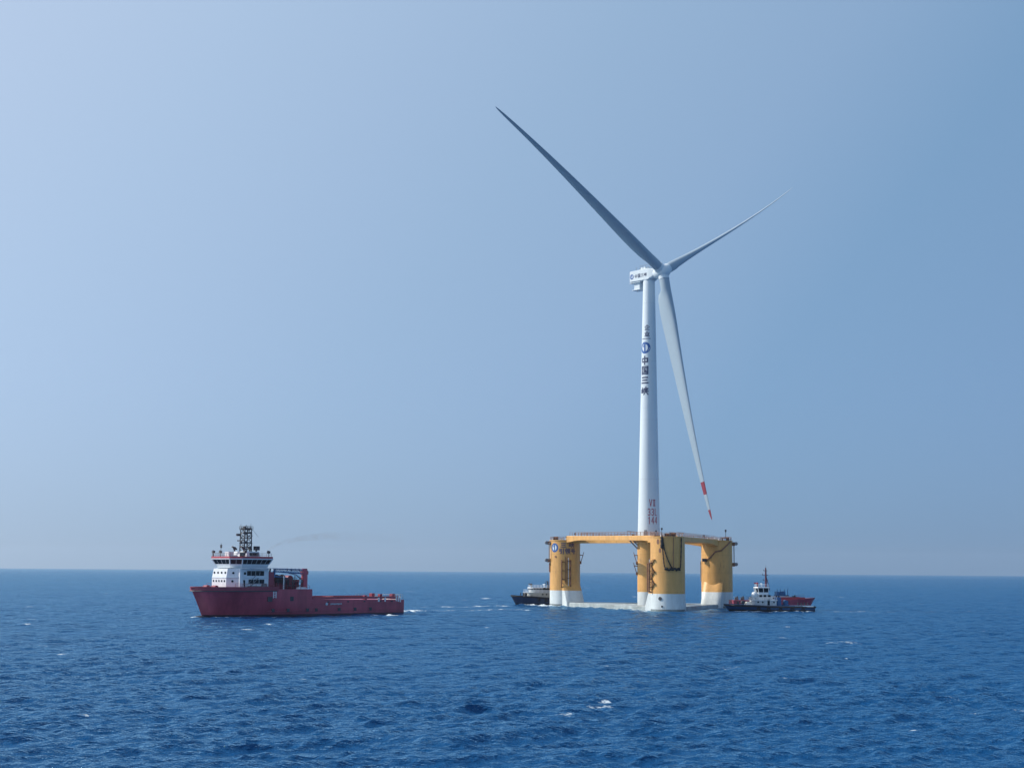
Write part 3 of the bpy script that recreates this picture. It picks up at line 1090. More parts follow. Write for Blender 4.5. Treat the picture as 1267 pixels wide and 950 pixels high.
    gear(PL, [('winch', -3.2, -2.0, .9), ('bollard', .6, -4.0, 1), ('hatch', -1.4, -3.4, .8), ('hatch', -3.9, -1.0, .7), ('hatch', 1.7, -3.9, .6), ('bollard', 2.6, -3.2, 1), ('lamp', 3.4, 1.0, .75), ('winch', 1.2, 1.5, 1.1)])
    gear(PR, [('winch', 3.0, -2.4, .9), ('hatch', -2.8, -3.2, 1.0), ('hatch', 2.0, -4.1, .8), ('hatch', -1.6, -3.9, .7), ('bollard', -.8, -4.2, 1), ('hatch', .6, -3.8, .9), ('lamp', 2.9, -1.0, 1.1), ('winch', 1.6, -3.6, .8), ('lamp', -4.2, 0, .55), ('bollard', 4.0, -1.6, 1)])
    gear(PF, [('winch', 1.2, -3.4, .9), ('bollard', -2.0, -4.0, 1), ('hatch', 3.0, -3.0, .7), ('lamp', -1.6, 1.0, .8), ('lamp', -3.6, -1.6, .55), ('winch', -.4, -2.6, .8), ('bollard', 4.1, -2.0, .9)])

    # lettering and the badge on the column
    fl = on_cylinder(PL.x, PL.y, R(-90), cr)
    items = [('san', -.75, 20.45, 1.9, 1.5, .32), ('xia', 2.1, 20.45, 1.9, 1.6, .28),
             ('yin', -1.35, 18.45, 1.75, 1.75, .32), ('ling', .65, 18.45, 1.75, 1.75, .28), ('hao', 2.65, 18.45, 1.75, 1.75, .30)]
    strokes(items, fl).build('lettering', M['grey_ink'], cols['L'])
    fb = on_cylinder(PL.x, PL.y, R(-90 - 46), cr)
    a, b, c_ = emblem(0, 19.6, 1.55, fb)
    o = a.build('badge', M['blue'], cols['L'])
    b.build('badge_field', M['band'], cols['L'])
    c_.build('badge_stroke', M['blue'], cols['L'])
    dm = MB()
    dm.cyl(fl(-3.6, 16.6, -.1), fl(-3.6, 16.6, .12), .35, .35, 12)
    dm.build('anode', M['rust'], t)
    return t


make_platform()


# ------------------------------------------------------------------ wind turbine
def make_turbine():
    t = thing('wind_turbine', 'tall white wind turbine with three blades standing on the yellow floating platform', 'wind turbine', (TX, TY, DECK))
    H = 107.6 - DECK
    lean = .45

    def rad(z):
        q = z / H
        return 3.62 + (1.93 - 3.62) * q

    def ax(z):
        return lean * z / H
    mb = MB()
    zs = [0.02] + [H * i / 12 for i in range(1, 13)]
    rings = [[(ax(z) + rad(z) * math.cos(2 * math.pi * k / 64), rad(z) * math.sin(2 * math.pi * k / 64), z) for k in range(64)] for z in zs]
    mb.loft(rings)
    tower = mb.build('tower', M['turbine'], t, True, 50)
    for z in (H * .23, H * .50, H * .76):
        fl = MB()
        r = rad(z)
        fl.lathe([(r - .02, z - .09), (r + .035, z - .08), (r + .035, z + .08), (r - .02, z + .09)], 64, ax(z), 0)
        fl.build('flange', M['turbine'], tower, True)
    dr = MB()
    a0 = R(-112)
    d = Vector((math.cos(a0), math.sin(a0), 0))
    # service door with a frame
    fdoor = on_cylinder(0, 0, a0, rad)
    dr.add([fdoor(u, z, .03) for z in (.6, 1.8, 2.9) for u in (-.5, 0, .5)], [(0, 1, 4, 3), (1, 2, 5, 4), (3, 4, 7, 6), (4, 5, 8, 7)])
    dr.build('door', M['steel'], tower)

    # lettering
    def cyl_map(phi):
        def f(u, v, h):
            r = rad(v)
            a = phi + u / r
            return (ax(v) + (r + h) * math.cos(a), (r + h) * math.sin(a), v)
        return f
    ft = cyl_map(R(-90 - 40))
    y2z = lambda y: (752.6 - y) * .2622 - DECK + .15
    it = [('zhong', 0, y2z(446), 2.5, 2.6, .46), ('guo', 0, y2z(458.5), 2.7, 2.6, .40), ('san', 0, y2z(471), 2.7, 2.3, .46), ('xia', 0, y2z(484.5), 2.8, 2.6, .38)]
    strokes(it, ft).build('lettering', M['ink'], tower)
    ft2 = cyl_map(R(-90 - 22))
    it = [('qi', 0, y2z(404.5), 1.7, 1.7, .22), ('ye', 0, y2z(412.5), 1.7, 1.7, .24)]
    mb = strokes(it, ft2)
    mb.build('lettering', M['ink'], tower)
    mb = MB()
    ft3 = cyl_map(R(-90 - 34))
    n = 12
    vv = [ft3(-1.7 + 3.4 * i / n, y2z(418.5) + q, .02) for i in range(n + 1) for q in (-.12, .12)]
    mb.add(vv, [(2 * i, 2 * i + 1, 2 * i + 3, 2 * i + 2) for i in range(n)])
    mb.build('lettering', M['ink'], tower)
    a, b, c_ = emblem(0, y2z(430), 1.95, ft)
    a.build('badge', M['blue'], tower)
    b.build('badge_field', M['turbine'], tower)
    c_.build('badge_stroke', M['blue'], tower)
    fn = cyl_map(R(-90 + 15))
    it = [('V', -.6, y2z(624), 1.0, 2.1, .22), ('II', .6, y2z(624), .95, 2.1, .2),
          ('3', -1.15, y2z(635.5), .85, 2.2, .22), ('3', 0, y2z(635.5), .85, 2.2, .22), ('L', 1.15, y2z(635.5), .85, 2.2, .22),
          ('1', -1.1, y2z(645.5), .8, 2.2, .22), ('4', 0.05, y2z(645.5), .95, 2.2, .2), ('4', 1.25, y2z(645.5), .95, 2.2, .2)]
    strokes(it, fn).build('lettering', M['maroon'], tower)

    # nacelle
    th = R(48.7)
    ah = Vector((math.cos(th), -math.sin(th), 0))
    sn = Vector((-math.sin(th), -math.cos(th), 0))       # the side that faces the camera
    up = Vector((0, 0, 1))
    O = Vector((lean, 0, H))
    Q = Matrix(((ah.x, -sn.x, 0, O.x), (ah.y, -sn.y, 0, O.y), (0, 0, 1, O.z), (0, 0, 0, 1)))
    mb = MB()

    def sec(x, w, z0, z1, ch=.3):
        return [tuple(Q @ Vector((x, yy, zz))) for yy, zz in ((-w, z0 + ch), (-w + ch, z0), (w - ch, z0), (w, z0 + ch), (w, z1 - ch), (w - ch, z1), (-w + ch, z1), (-w, z1 - ch))]
    mb.loft([sec(-7.0, 1.9, .2, 3.5, .25), sec(-6.8, 2.05, .0, 3.65, .15), sec(1.3, 2.05, -.1, 3.75, .15), sec(1.9, 1.95, .1, 3.6, .3), sec(3.2, 1.6, .4, 3.4, .6)])
    nac = mb.build('nacelle', M['turbine'], t, True, 25)
    mb = MB()
    mb.box(-5.6, -3.2, -1.2, 1.2, -2.6, -.02, Q).box(-6.4, -2.9, -1.5, 1.5, -2.75, -2.6, Q).box(-7.2, -2.4, -1.8, 1.8, -.35, -.1, Q)
    mb.build('service_pod', M['turbine'], nac)
    mb = MB()
    mb.box(-2.6, -.2, -1.4, 1.4, 3.74, 4.5, Q)
    mb.build('cooler', M['turbine'], nac)
    mb = MB()
    for x in (-2.6, -1.4, -.2, 1.0):
        for y in (-1.5, 1.5):
            mb.cyl(Q @ Vector((x, y, 3.7)), Q @ Vector((x, y, 5.1)), .05, .05, 5)
    for y in (-1.5, 1.5):
        mb.cyl(Q @ Vector((-2.6, y, 5.1)), Q @ Vector((1.0, y, 5.1)), .05, .05, 5)
    mb.cyl(Q @ Vector((-5.8, 0, 3.6)), Q @ Vector((-5.8, 0, 5.4)), .06, .06, 5)
    mb.build('roof_rail', M['steel'], nac)
    fp = on_plane(Q @ Vector((-2.9, -2.05, 1.75)), ah, up)
    # plane normal must look towards sn
    assert (ah.cross(up)).dot(sn) > 0
    cw = 1.18
    strokes([('zhong', -1.1, 0, cw, 1.2, .17), ('guo', .35, 0, cw, 1.2, .15), ('san', 1.8, 0, cw, 1.1, .17), ('xia', 3.2, 0, cw, 1.2, .14)], fp).build('lettering', M['ink'], nac)
    a, b, c_ = emblem(-3.0, .0, .85, fp)
    a.build('badge', M['blue'], nac)
    b.build('badge_field', M['turbine'], nac)
    c_.build('badge_stroke', M['blue'], nac)

    # rotor
    tilt, cone = R(8.8), R(3.2)
    a = Vector((math.cos(th) * math.cos(tilt), -math.sin(th) * math.cos(tilt), math.sin(tilt)))
    hd = Vector((math.sin(th), math.cos(th), 0))
    vd = hd.cross(a)
    if vd.z < 0:
        vd = -vd
    HB = Vector((49.35 - TX, 470.3 - TY, 109.75 - DECK))
    spin = a.to_track_quat('Z', 'Y').to_matrix()
    mb = MB()
    prof = [(1.7, -3.0), (2.1, -2.0), (2.35, -.9), (2.4, .2), (2.15, 1.2), (1.6, 2.0), (.9, 2.5), (.2, 2.7)]
    rings = [[tuple(HB + spin @ Vector((r * math.cos(6.28318 * k / 40), r * math.sin(6.28318 * k / 40), z))) for k in range(40)] for r, z in prof]
    mb.loft(rings)
    az0 = R(150.98)
    bl = []             # the blades bend a little each in its own way
    for k in range(3):
        ang = R((149.45, 148.77, 150.97)[k]) - k * 2 * math.pi / 3
        rad_ = hd * math.cos(ang) + vd * math.sin(ang)
        tan = -hd * math.sin(ang) + vd * math.cos(ang)
        b = rad_ * math.cos(cone) + a * math.sin(cone)
        ac = a * math.cos(cone) - rad_ * math.sin(cone)
        bl.append((b, tan, ac))
        mb.cyl(HB + b * .6, HB + b * 2.75, 1.85, 1.75, 40)
    mb.build('hub', M['turbine'], t, True, 40)
    ST = [(2.6, 3.3, 1.0), (4.5, 3.3, 1.0), (6.4, 3.35, .96), (7.3, 4.3, .62), (9, 4.55, .52), (13, 4.85, .40), (18, 4.75, .33), (24, 4.35, .29), (31, 3.85, .26), (40, 3.25, .235),
          (49, 2.65, .215), (58, 2.1, .20), (66, 1.62, .19), (70.0, 1.40, .185), (70.02, 1.40, .185), (74.0, 1.18, .18), (74.02, 1.18, .18), (77.6, .93, .18), (78.9, .82, .18), (78.92, .82, .18), (80.6, .58, .18), (81.6, .34, .18), (82.1, .08, .2)]
    for k, (b, tan, ac) in enumerate(bl):
        mb = MB()
        rings = []
        for r, c, tr in ST:
            r *= (82.4, 83.3, 83.55)[k] / 82.1
            c *= 1 + .16 * min(1, max(0, (r - 6.5) / 1.5))
            tw = R(88 - 11 * max(0, 1 - r / 60) ** 2)
            cd = tan * math.cos(tw) + ac * math.sin(tw)
            nd = tan * math.sin(tw) - ac * math.cos(tw)
            le = 1.65 + (.33 * c - 1.65) * min(1, max(0, (r - 5) / 10))
            bend = 2.6 * (r / 82) ** 3.2 - .9 * (r / 82) ** 1.2
            ring = []
            n = 28
            cir = min(1, max(0, (tr - .5) / .5))
            for i in range(n):
                q = 2 * math.pi * i / n
                x = .5 - .5 * math.cos(q)
                sgn = 1 if q < math.pi else -1
                yt = 5 * (.2969 * math.sqrt(max(x, 0)) - .126 * x - .3516 * x * x + .2843 * x ** 3 - .1015 * x ** 4) * tr
                yc = .5 * math.sin(q) * sgn * tr
                y = sgn * (yc * cir + yt * (1 - cir)) + (1 - cir) * .02 * math.sin(math.pi * x)
                xx = (x * (1 if cir < .5 else 1))
                ring.append(tuple(HB + b * r + tan * bend + cd * (le - xx * c) + nd * (y * c)))
            rings.append(ring)
        n = 28
        vv = [p for q in rings for p in q]
        mb.add(vv, [])
        for s_ in range(len(rings) - 1):
            red = k == 2 and (ST[s_][0] in (70.02, 78.92) or ST[s_][0] > 72 and ST[s_][0] < 74.01 or ST[s_][0] >= 78.92)
            mb.f += [(s_ * n + i, s_ * n + (i + 1) % n, (s_ + 1) * n + (i + 1) % n, (s_ + 1) * n + i) for i in range(n)]
            mb.mi += [1 if red else 0] * n
        mb.f += [tuple(range(n - 1, -1, -1)), tuple((len(rings) - 1) * n + i for i in range(n))]
        mb.mi += [0, 1 if k == 2 else 0]
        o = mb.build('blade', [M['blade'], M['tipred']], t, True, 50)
        if k == 2:
            o['label'] = 'downward blade with red bands near its tip'
    return t


make_turbine()


# ------------------------------------------------------------------ ships
def hull_mesh(mb, L, B, stem, deck, keel=-3.0, fine=.33, full=.5, stern_w=.94, flare=.35, nz=11, step=None, nsec=44, forepeak=1.9, transom=1.2):
    """Lofted hull. x from the transom (0) to the stem at the waterline (L); deck(x) gives the edge height; stem is the overhang of the bow at deck level."""
    xs = [L * i / nsec for i in range(nsec + 1)]
    if step:
        xs = sorted(xs + [step, step + .03])
    dmax = max(deck(x) for x in xs)

    def half(x, zf):
        # zf: 0 at the waterline, 1 at the deck
        q = x / L
        # fore end: fuller at the deck than at the water
        start = 1 - (fine + (full - fine) * (1 - zf) * 1.0)
        p = forepeak + zf * .7
        w = 1.0
        if q > start:
            u = (q - start) / (1 - start)
            w = max(0, 1 - u ** p) ** (.72 - .12 * zf)
        aft = min(1, stern_w + (1 - stern_w) * min(1, q / .18))
        return B / 2 * w * aft
    rings = []
    for x in xs:
        dz = deck(x)
        pts = []
        for j in range(nz + 1):
            z = (keel, -1.0, -.05, .6)[j] if j < 4 else .6 + (dz - .6) * (j - 3) / (nz - 3)
            zf = max(0, min(1, z / dz))
            below = max(0, -z / -keel)
            h = half(x, zf ** 1.2) * (1 - .35 * below ** 2)
            h = max(h, .12 if x >= L - 1e-6 else .12)
            f = max(0, (x / L - .62) / .38)
            sx = x + stem * (max(0, z) / dmax) ** 1.15 * f * f - below * 1.5 * f
            if x < 1e-6:
                sx -= 0
                sx += transom * below
            pts.append((sx, h, z))
        ring = pts + [(p[0], -p[1], p[2]) for p in reversed(pts)]
        rings.append(ring)
    mb.loft(rings)
    nr = len(rings[0])
    for k in range(len(rings) - 1):
        for i in list(range(3)) + list(range(nr - 4, nr)):
            mb.mi[-(len(rings) - 1) * nr - 2 + k * nr + i] = 1
    return half


def windows_row(mb, pts_a, pts_b, n, w, z0, z1, out=.03, skip=()):
    """n window panes on the wall that runs from a to b (x, y), standing proud of it"""
    a, b = Vector((*pts_a, 0)), Vector((*pts_b, 0))
    d = b - a
    L = d.length
    d.normalize()
    nn = Vector((d.y, -d.x, 0))
    for i in range(n):
        if i in skip:
            continue
        c = a + d * L * (i + .5) / n
        p = [c + d * s * w / 2 + nn * o for o in (out, -.05) for s in (-1, 1)]
        vv = [(q.x, q.y, z) for z in (z0, z1) for q in p]
        mb.add(vv, [(0, 1, 5, 4), (2, 6, 7, 3), (4, 5, 7, 6), (0, 2, 3, 1), (0, 4, 6, 2), (1, 3, 7, 5)])


def rail(mb, pts, h=1.0, step=1.6, r=.045):
    P = [Vector(p) for p in pts]
    for a, b in zip(P[:-1], P[1:]):
        n = max(1, int((b - a).length / step))
        for i in range(n + 1):
            p = a + (b - a) * i / n
            mb.cyl(p, p + Vector((0, 0, h)), r, r, 5)
        for z in (h, h * .5):
            mb.cyl(a + Vector((0, 0, z)), b + Vector((0, 0, z)), r * .8, r * .8, 5)


def lattice(mb, x, y, z0, z1, w0, w1, d0, d1, r, bays):
    def corner(q, i):
        w = (w0 + (w1 - w0) * q) / 2
        d = (d0 + (d1 - d0) * q) / 2
        sx, sy = ((1, 1), (1, -1), (-1, -1), (-1, 1))[i]
        return Vector((x + sx * w, y + sy * d, z0 + (z1 - z0) * q))
    for i in range(4):
        mb.cyl(corner(0, i), corner(1, i), r * 1.3, r, 6)
        for k in range(bays):
            a, b = k / bays, (k + 1) / bays
            j = (i + 1) % 4
            mb.cyl(corner(b, i), corner(b, j), r * .8, r * .8, 5)
            if k % 2:
                mb.cyl(corner(a, i), corner(b, j), r * .6, r * .6, 5)
            else:
                mb.cyl(corner(a, j), corner(b, i), r * .6, r * .6, 5)


def make_supply_ship():
    yaw = math.atan2(-.71719, -.69688)
    t = thing('supply_ship', 'red offshore supply ship with white bridge house forward and a long low aft deck', 'ship', (-33.3, 398.5, 0), yaw)
    L, B = 59.1, 14.0

    def deck(x):
        if x <= 31.2:
            return 3.85 + .012 * x
        return 6.75 + .55 * max(0, (x - 44) / 16) ** 2
    mb = MB()
    hull_mesh(mb, L, B, 3.6, deck, -3, .24, .52, .96, step=31.2, nsec=56)
    hull = mb.build('hull', [M['hull_red'], M['boot']], t, True, 32)
    # flared bulwark band round the forecastle
    bw = MB()
    N = 40
    inner, outer = [], []
    for i in range(2 * N + 1):
        u = (i - N) / N
        q = abs(u)
        if q < .5:
            a = q / .5 * math.pi / 2
            x, y = 47.6 + 14.7 * math.cos(a), 7.12 * math.sin(a) ** 1.12
        else:
            x, y = 47.6 - (q - .5) / .5 * 6, 7.06
        y = math.copysign(y, u)
        outer.append((x, y))
    for k, (z0, z1, o0, o1) in enumerate(((6.35, 7.35, -.15, .12),)):
        bb = [(47 + (x - 47) * (1 + o0 * .02), y * (1 + o0 * .02)) for x, y in outer]
        tt = [(47 + (x - 47) * (1 + o1 * .03), y * (1 + o1 * .03)) for x, y in outer]
        bi = [(47 + (x - 47) * .97, y * .965) for x, y in outer]
        rings = [[(*p, z0) for p in bb], [(*p, z1) for p in tt], [(*p, z1) for p in bi], [(*p, z0) for p in bi]]
        n = len(bb)
        vv = [p for r_ in rings for p in r_]
        fs = [(k2 * n + i, k2 * n + i + 1, ((k2 + 1) % 4) * n + i + 1, ((k2 + 1) % 4) * n + i) for k2 in range(4) for i in range(n - 1)]
        bw.add(vv, fs)
    bw.build('bulwark', M['red'], t, True, 40)
    kn = MB()
    kn.tube([(47 + (x - 47) * 1.003, y * 1.003, 6.32) for x, y in outer[::3]], .13, 6)
    kn.build('rubbing_strake', M['dark'], t)  # bow strake, its dark colour paints in the shade under the bulwark
    MB().ball((59.6, 0, -.9), 1.5, 14, 10, 2.1, .8, .9).build('bulbous_bow', M['dark'], t, True)
    # long rubbing strakes and cargo rail on the aft deck
    s = MB()
    for y in (-1, 1):
        s.box(.3, 31.3, y * 7.0 - .12, y * 7.0 + .12, 3.0, 3.25)
        s.box(.3, 45, y * 7.02 - .1, y * 7.02 + .1, 1.35, 1.55)
        s.box(2, 31, y * 6.6 - .25, y * 6.6 + .25, 4.2, 4.65)
    s.build('rubbing_strake', M['hull_red'], t)
    s = MB()
    for y in (-1, 1):
        s.box(2, 31, y * 6.6 - .32, y * 6.6 + .32, 4.66, 4.8)
    s.build('cargo_rail', M['red'], t)
    MB().cyl((-.3, -4, 3.4), (-.3, 4, 3.4), .9, .9, 18).build('stern_roller', M['steel'], t, True)
    # freeing ports and marks on the sides
    fp = MB()
    for y in (-1, 1):
        for x, z, w, h in ((44.3, 4.35, 1.3, 1.2), (37.6, 4.4, 1.1, 1.1)):
            fp.box(x - w / 2, x + w / 2, y * 6.9, y * 7.035, z - h / 2, z + h / 2)
        for x in (43.3, 38.7, 32.7, 29.9, 22.5, 17.2, 12.0):
            fp.box(x - .42, x + .42, y * 6.9, y * 7.15, 1.2, 2.0)
        for x in (26, 19.5, 14, 8.5, 4.5):
            fp.box(x - .3, x + .3, y * 6.9, y * 7.03, 3.35, 3.7)
    fp.build('freeing_port', M['dark'], t)
    wl_ = MB()
    for y in (-1, 1):
        for x in (42.5, 43.3):
            wl_.box(x - .09, x + .09, y * 7.0, y * 7.06, 4.6, 6.3)
        for z in (4.9, 5.3, 5.7, 6.1):
            wl_.box(42.5, 43.3, y * 7.0, y * 7.05, z - .06, z + .06)
    wl_.build('side_ladder', M['white'], t)
    tx = MB()
    for y in (-1, 1):
        tx.cyl((26.6, y * 6.98, 3.0), (26.6, y * 7.15, 3.0), .38, .38, 14)
        for k in range(9):
            x = 25.2 - k * .42
            tx.box(x - .14, x + .14, y * 6.98, y * 7.14, 2.82 + (.05 if k % 3 else -.05), 3.16)
    tx.build('name_marks', M['pale_blue'], t)
    lb = MB()
    for x in (9.2, 7.0):
        for y in (-1, 1):
            lb.box(x - .22, x + .22, y * 6.95, y * 7.16, 3.4, 4.5)
    for x in (3.0, 2.3, 1.6):
        lb.box(x - .16, x + .16, 6.9, 7.1, 3.5 - (3 - x) * .2, 4.7)
    lb.build('fender_board', M['white'], t)
    # bow rails, anchor gear on the forecastle
    r_ = MB()
    rail(r_, [(54, 6.0, 7.2), (50, 6.7, 7.1), (42, 6.9, 6.9), (32, 6.9, 6.75)], .95, 1.4)
    rail(r_, [(54, -6.0, 7.2), (50, -6.7, 7.1), (42, -6.9, 6.9), (32, -6.9, 6.75)], .95, 1.4)
    r_.build('railing', M['red'], t)
    w_ = MB()
    for y in (-1.8, 1.8):
        w_.cyl((57, y - .7, 7.2), (57, y + .7, 7.2), .5, .5, 12)
        w_.box(56.6, 57.4, y - .9, y - .7, 6.8, 7.6)
        w_.box(56.6, 57.4, y + .7, y + .9, 6.8, 7.6)
    w_.build('anchor_winch', M['red'], t)
    # ---- white house: two tiers with cut corners
    def cut(x0, x1, w, cx, cy):
        return [(x0, -w), (x1 - cx, -w), (x1, -w + cy), (x1, w - cy), (x1 - cx, w), (x0, w)]
    h = MB()
    h.frustum(cut(43.6, 54.6, 5.2, 2.1, 2.2), cut(43.6, 54.6, 5.2, 2.1, 2.2), 6.7, 9.55)
    h.frustum(cut(43.6, 54.6, 5.2, 2.1, 2.2), cut(43.6, 54.2, 5.15, 2.1, 2.2), 9.55, 11.75)
    house = h.build('deckhouse', M['white'], t)
    tr = MB()
    tr.frustum(cut(43.5, 54.68, 5.27, 2.1, 2.2), cut(43.5, 54.68, 5.27, 2.1, 2.2), 9.48, 9.58)
    tr.build('deck_edge', M['pale_blue'], house)
    win = MB()
    for z, n, x in ((10.75, 4, 54.45), (8.75, 5, 54.6)):
        for i in range(n):
            y = -2.3 + 4.6 * i / (n - 1)
            win.cyl((x - .3, y, z), (x + .05, y, z), .27, .27, 12)
    for z, x0 in ((10.7, 53.35), (8.7, 53.55)):
        for sg in (-1, 1):
            c = Vector((x0 - .02, sg * 4.1, z))
            nn = Vector((.72, sg * .69, 0))
            win.cyl(c - nn * .4, c + nn * .12, .28, .28, 12)
    win.build('porthole', M['glass'], house)
    for sg in (-1, 1):
        y0, y1 = sg * 5.0, sg * 5.24
        sw = MB()
        for i in range(4):
            sw.box(45.0 + i * 1.3, 46.15 + i * 1.3, y0, y1, 10.05, 11.2)
        for i in range(3):
            sw.box(44.9 + i * 1.6, 46.35 + i * 1.6, y0, y1, 8.15, 9.15)
        sw.box(50.6, 51.4, y0, y1, 7.2, 9.0)
        sw.box(50.4, 51.0, y0, y1, 10.3, 10.9)
        sw.build('window', M['glass'], house)
        lad = MB()
        lad.tube([(49.5, sg * 5.4, 7.0), (46.8, sg * 5.4, 9.5)], .1)
        lad.tube([(49.9, sg * 5.4, 8.0), (47.2, sg * 5.4, 10.4)], .06)
        lad.box(43.8, 49.8, sg * 5.22, sg * 5.9, 7.0, 7.5)
        lad.box(44.5, 45.6, sg * 5.22, sg * 5.8, 7.5, 8.2)
        lad.build('stair', M['steel'], house)
        fin = MB()
        fin.add([(52.7, sg * 5.25, 6.8), (51.3, sg * 5.25, 6.8), (51.9, sg * 5.25, 11.7), (52.4, sg * 5.25, 11.7), (52.7, sg * 5.9, 6.8), (51.3, sg * 5.9, 6.8), (51.9, sg * 5.5, 11.7), (52.4, sg * 5.5, 11.7)],
                [(0, 1, 2, 3), (4, 7, 6, 5), (0, 4, 5, 1), (1, 5, 6, 2), (2, 6, 7, 3), (3, 7, 4, 0)])
        fin.build('fin', M['white'], house)
    # wing deck, bridge with slanted windows, red-edged roof
    wd = MB()
    wd.frustum(cut(43.2, 52.6, 6.4, 1.5, 2.5), cut(43.2, 52.6, 6.4, 1.5, 2.5), 11.78, 11.92)
    wd.build('wing_deck', M['pale_blue'], t)
    lo = MB()
    lo.frustum(cut(43.9, 53.3, 5.0, 1.9, 2.4), cut(43.8, 53.7, 5.5, 1.9, 2.4), 11.93, 12.85)
    br = lo.build('bridge', M['white'], t)
    gl = MB()
    gl.frustum(cut(43.8, 53.7, 5.5, 1.9, 2.4), cut(43.4, 54.2, 6.2, 2.0, 2.5), 12.86, 13.95)
    gl.build('bridge_window', M['glass'], br)
    mu = MB()
    bo, to = cut(43.8, 53.74, 5.54, 1.9, 2.4), cut(43.4, 54.24, 6.24, 2.0, 2.5)
    for i in range(6):
        a0, a1, b0, b1 = Vector((*bo[i], 12.86)), Vector((*bo[(i + 1) % 6], 12.86)), Vector((*to[i], 13.95)), Vector((*to[(i + 1) % 6], 13.95))
        n = max(1, int((a1 - a0).length / 1.3))
        for k in range(n):
            wdt = .16 if k == 0 else .035
            mu.cyl(a0 + (a1 - a0) * k / n, b0 + (b1 - b0) * k / n, wdt, wdt, 6)
    mu.build('mullion', M['white'], br)
    rf = MB()
    rf.frustum(cut(43.2, 54.4, 6.35, 2.0, 2.5), cut(43.2, 54.5, 6.45, 2.0, 2.5), 13.96, 14.25)
    rf.build('roof', M['white'], br)
    rr = MB()
    rr.frustum(cut(43.3, 54.42, 6.38, 2.0, 2.5), cut(43.3, 54.42, 6.38, 2.0, 2.5), 14.26, 14.72)
    rr.build('roof_band', M['bright_red'], br)
    rl = MB()
    rail(rl, [(43.6, 6.2, 14.7), (52.3, 6.2, 14.7), (54.2, 3.8, 14.7), (54.2, -3.8, 14.7), (52.3, -6.2, 14.7), (43.6, -6.2, 14.7)], .8, 1.3)
    rl.build('railing', M['steel'], br)
    # top house and its gear
    up_ = MB()
    up_.frustum([(44.6, -3), (48.9, -3), (48.9, 3), (44.6, 3)], [(44.8, -2.6), (48.5, -2.6), (48.5, 2.6), (44.8, 2.6)], 14.73, 16.0)
    th_ = up_.build('top_house', M['white'], t)
    MB().box(48.5, 48.95, .3, 2.2, 14.8, 15.8).box(45.2, 47.8, 2.86, 3.05, 14.9, 15.7).build('window', M['glass'], th_)
    MB().box(49.4, 50.8, -3.4, -1.6, 14.73, 15.9).build('locker', M['white'], t)
    # lattice mast
    ma = MB()
    lattice(ma, 47.0, 0, 16.0, 21.6, 2.1, 2.0, 1.9, 1.8, .13, 5)
    mast = ma.build('mast', M['dark'], t)
    pf = MB()
    for z in (18.0, 19.9, 21.4):
        pf.box(45.8, 48.2, -1.15, 1.15, z - .07, z + .07)
    rail(pf, [(45.8, 1.2, 21.4), (48.2, 1.2, 21.4), (48.2, -1.2, 21.4), (45.8, -1.2, 21.4), (45.8, 1.2, 21.4)], .8, .8, .05)
    pf.build('mast_platform', M['dark'], mast)
    ra = MB()
    ra.box(48.3, 48.6, -1.5, 1.5, 18.5, 18.8).cyl((48.4, 0, 18.0), (48.4, 0, 18.5), .2, .2, 8)
    ra.box(46.0, 46.3, -1.1, 1.1, 20.6, 20.85)
    ra.cyl((48.2, -.9, 20.1), (49.2, -.9, 20.1), .3, .3, 8).ball((47.9, .6, 20.6), .42)
    ra.cyl((47.4, .5, 21.4), (47.4, .5, 22.6), .1, .06, 6).ball((47.2, -.4, 21.9), .42).cyl((46.2, .8, 21.4), (46.2, .8, 22.9), .05, .04, 5).cyl((48.0, -.9, 21.4), (48.0, -.9, 22.8), .06, .04, 5)
    ra.build('radar', M['dark'], mast)
    an = MB()
    for sg in (-1, 1):
        an.cyl((45.8, sg * 1.0, 21.4), (45.0, sg * 2.4, 19.6), .03, .03, 5)
    an.cyl((52.1, -3.2, 14.7), (52.1, -3.2, 18.0), .07, .05, 6).box(52.0, 52.2, -3.5, -2.9, 16.8, 17.6)
    an.build('antenna', M['dark'], t)
    # fire monitors and searchlights round the mast foot
    mo = MB()
    for x, y, z in ((49.2, -1.6, 16.0), (45.0, 1.7, 16.0), (48.6, 1.5, 16.0), (44.8, -1.4, 16.0)):
        mo.cyl((x, y, z), (x, y, z + .7), .22, .2, 8).cyl((x - .6, y, z + .55), (x + .9, y + .2, z + 1.15), .24, .2, 8).ball((x, y, z + .75), .42, 8, 6)
    mo.box(44.6, 45.6, 1.3, 2.6, 16.3, 17.3)
    mo.build('fire_monitor', M['dark'], t)
    se = MB()
    for x, y in ((53.4, -4.4), (51.2, -4.6), (44.0, 5.6), (50.5, 4.8)):
        se.cyl((x, y, 14.7), (x, y, 15.7), .1, .1, 6).cyl((x - .25, y, 15.8), (x + .35, y, 15.9), .32, .36, 10)
    se.build('searchlight', M['dark'], t)
    # ---- behind the house: funnel casings, pipes, winch, crane
    for y in (-3.6, 3.6):
        fu = MB()
        fu.frustum([(41.2, y - 1.2), (43.4, y - 1.2), (43.4, y + 1.2), (41.2, y + 1.2)], [(41.6, y - 1.0), (43.2, y - 1.0), (43.2, y + 1.0), (41.6, y + 1.0)], 6.75, 11.0)
        f_ = fu.build('funnel', M['red'], t)
        for dx in (-.3, .4):
            MB().cyl((42.4 + dx, y, 11.0), (42.2 + dx, y, 11.9), .22, .22, 8).build('exhaust_pipe', M['dark'], f_)
    wh = MB()
    wh.box(33.2, 37.8, -3.5, 4.0, 6.76, 9.1).box(38.2, 40.8, -4, 4.4, 6.76, 7.9)
    wh.cyl((35.5, -3, 9.2), (35.5, 3.4, 9.2), .95, .95, 16)
    wh.build('winch_house', M['red'], t)
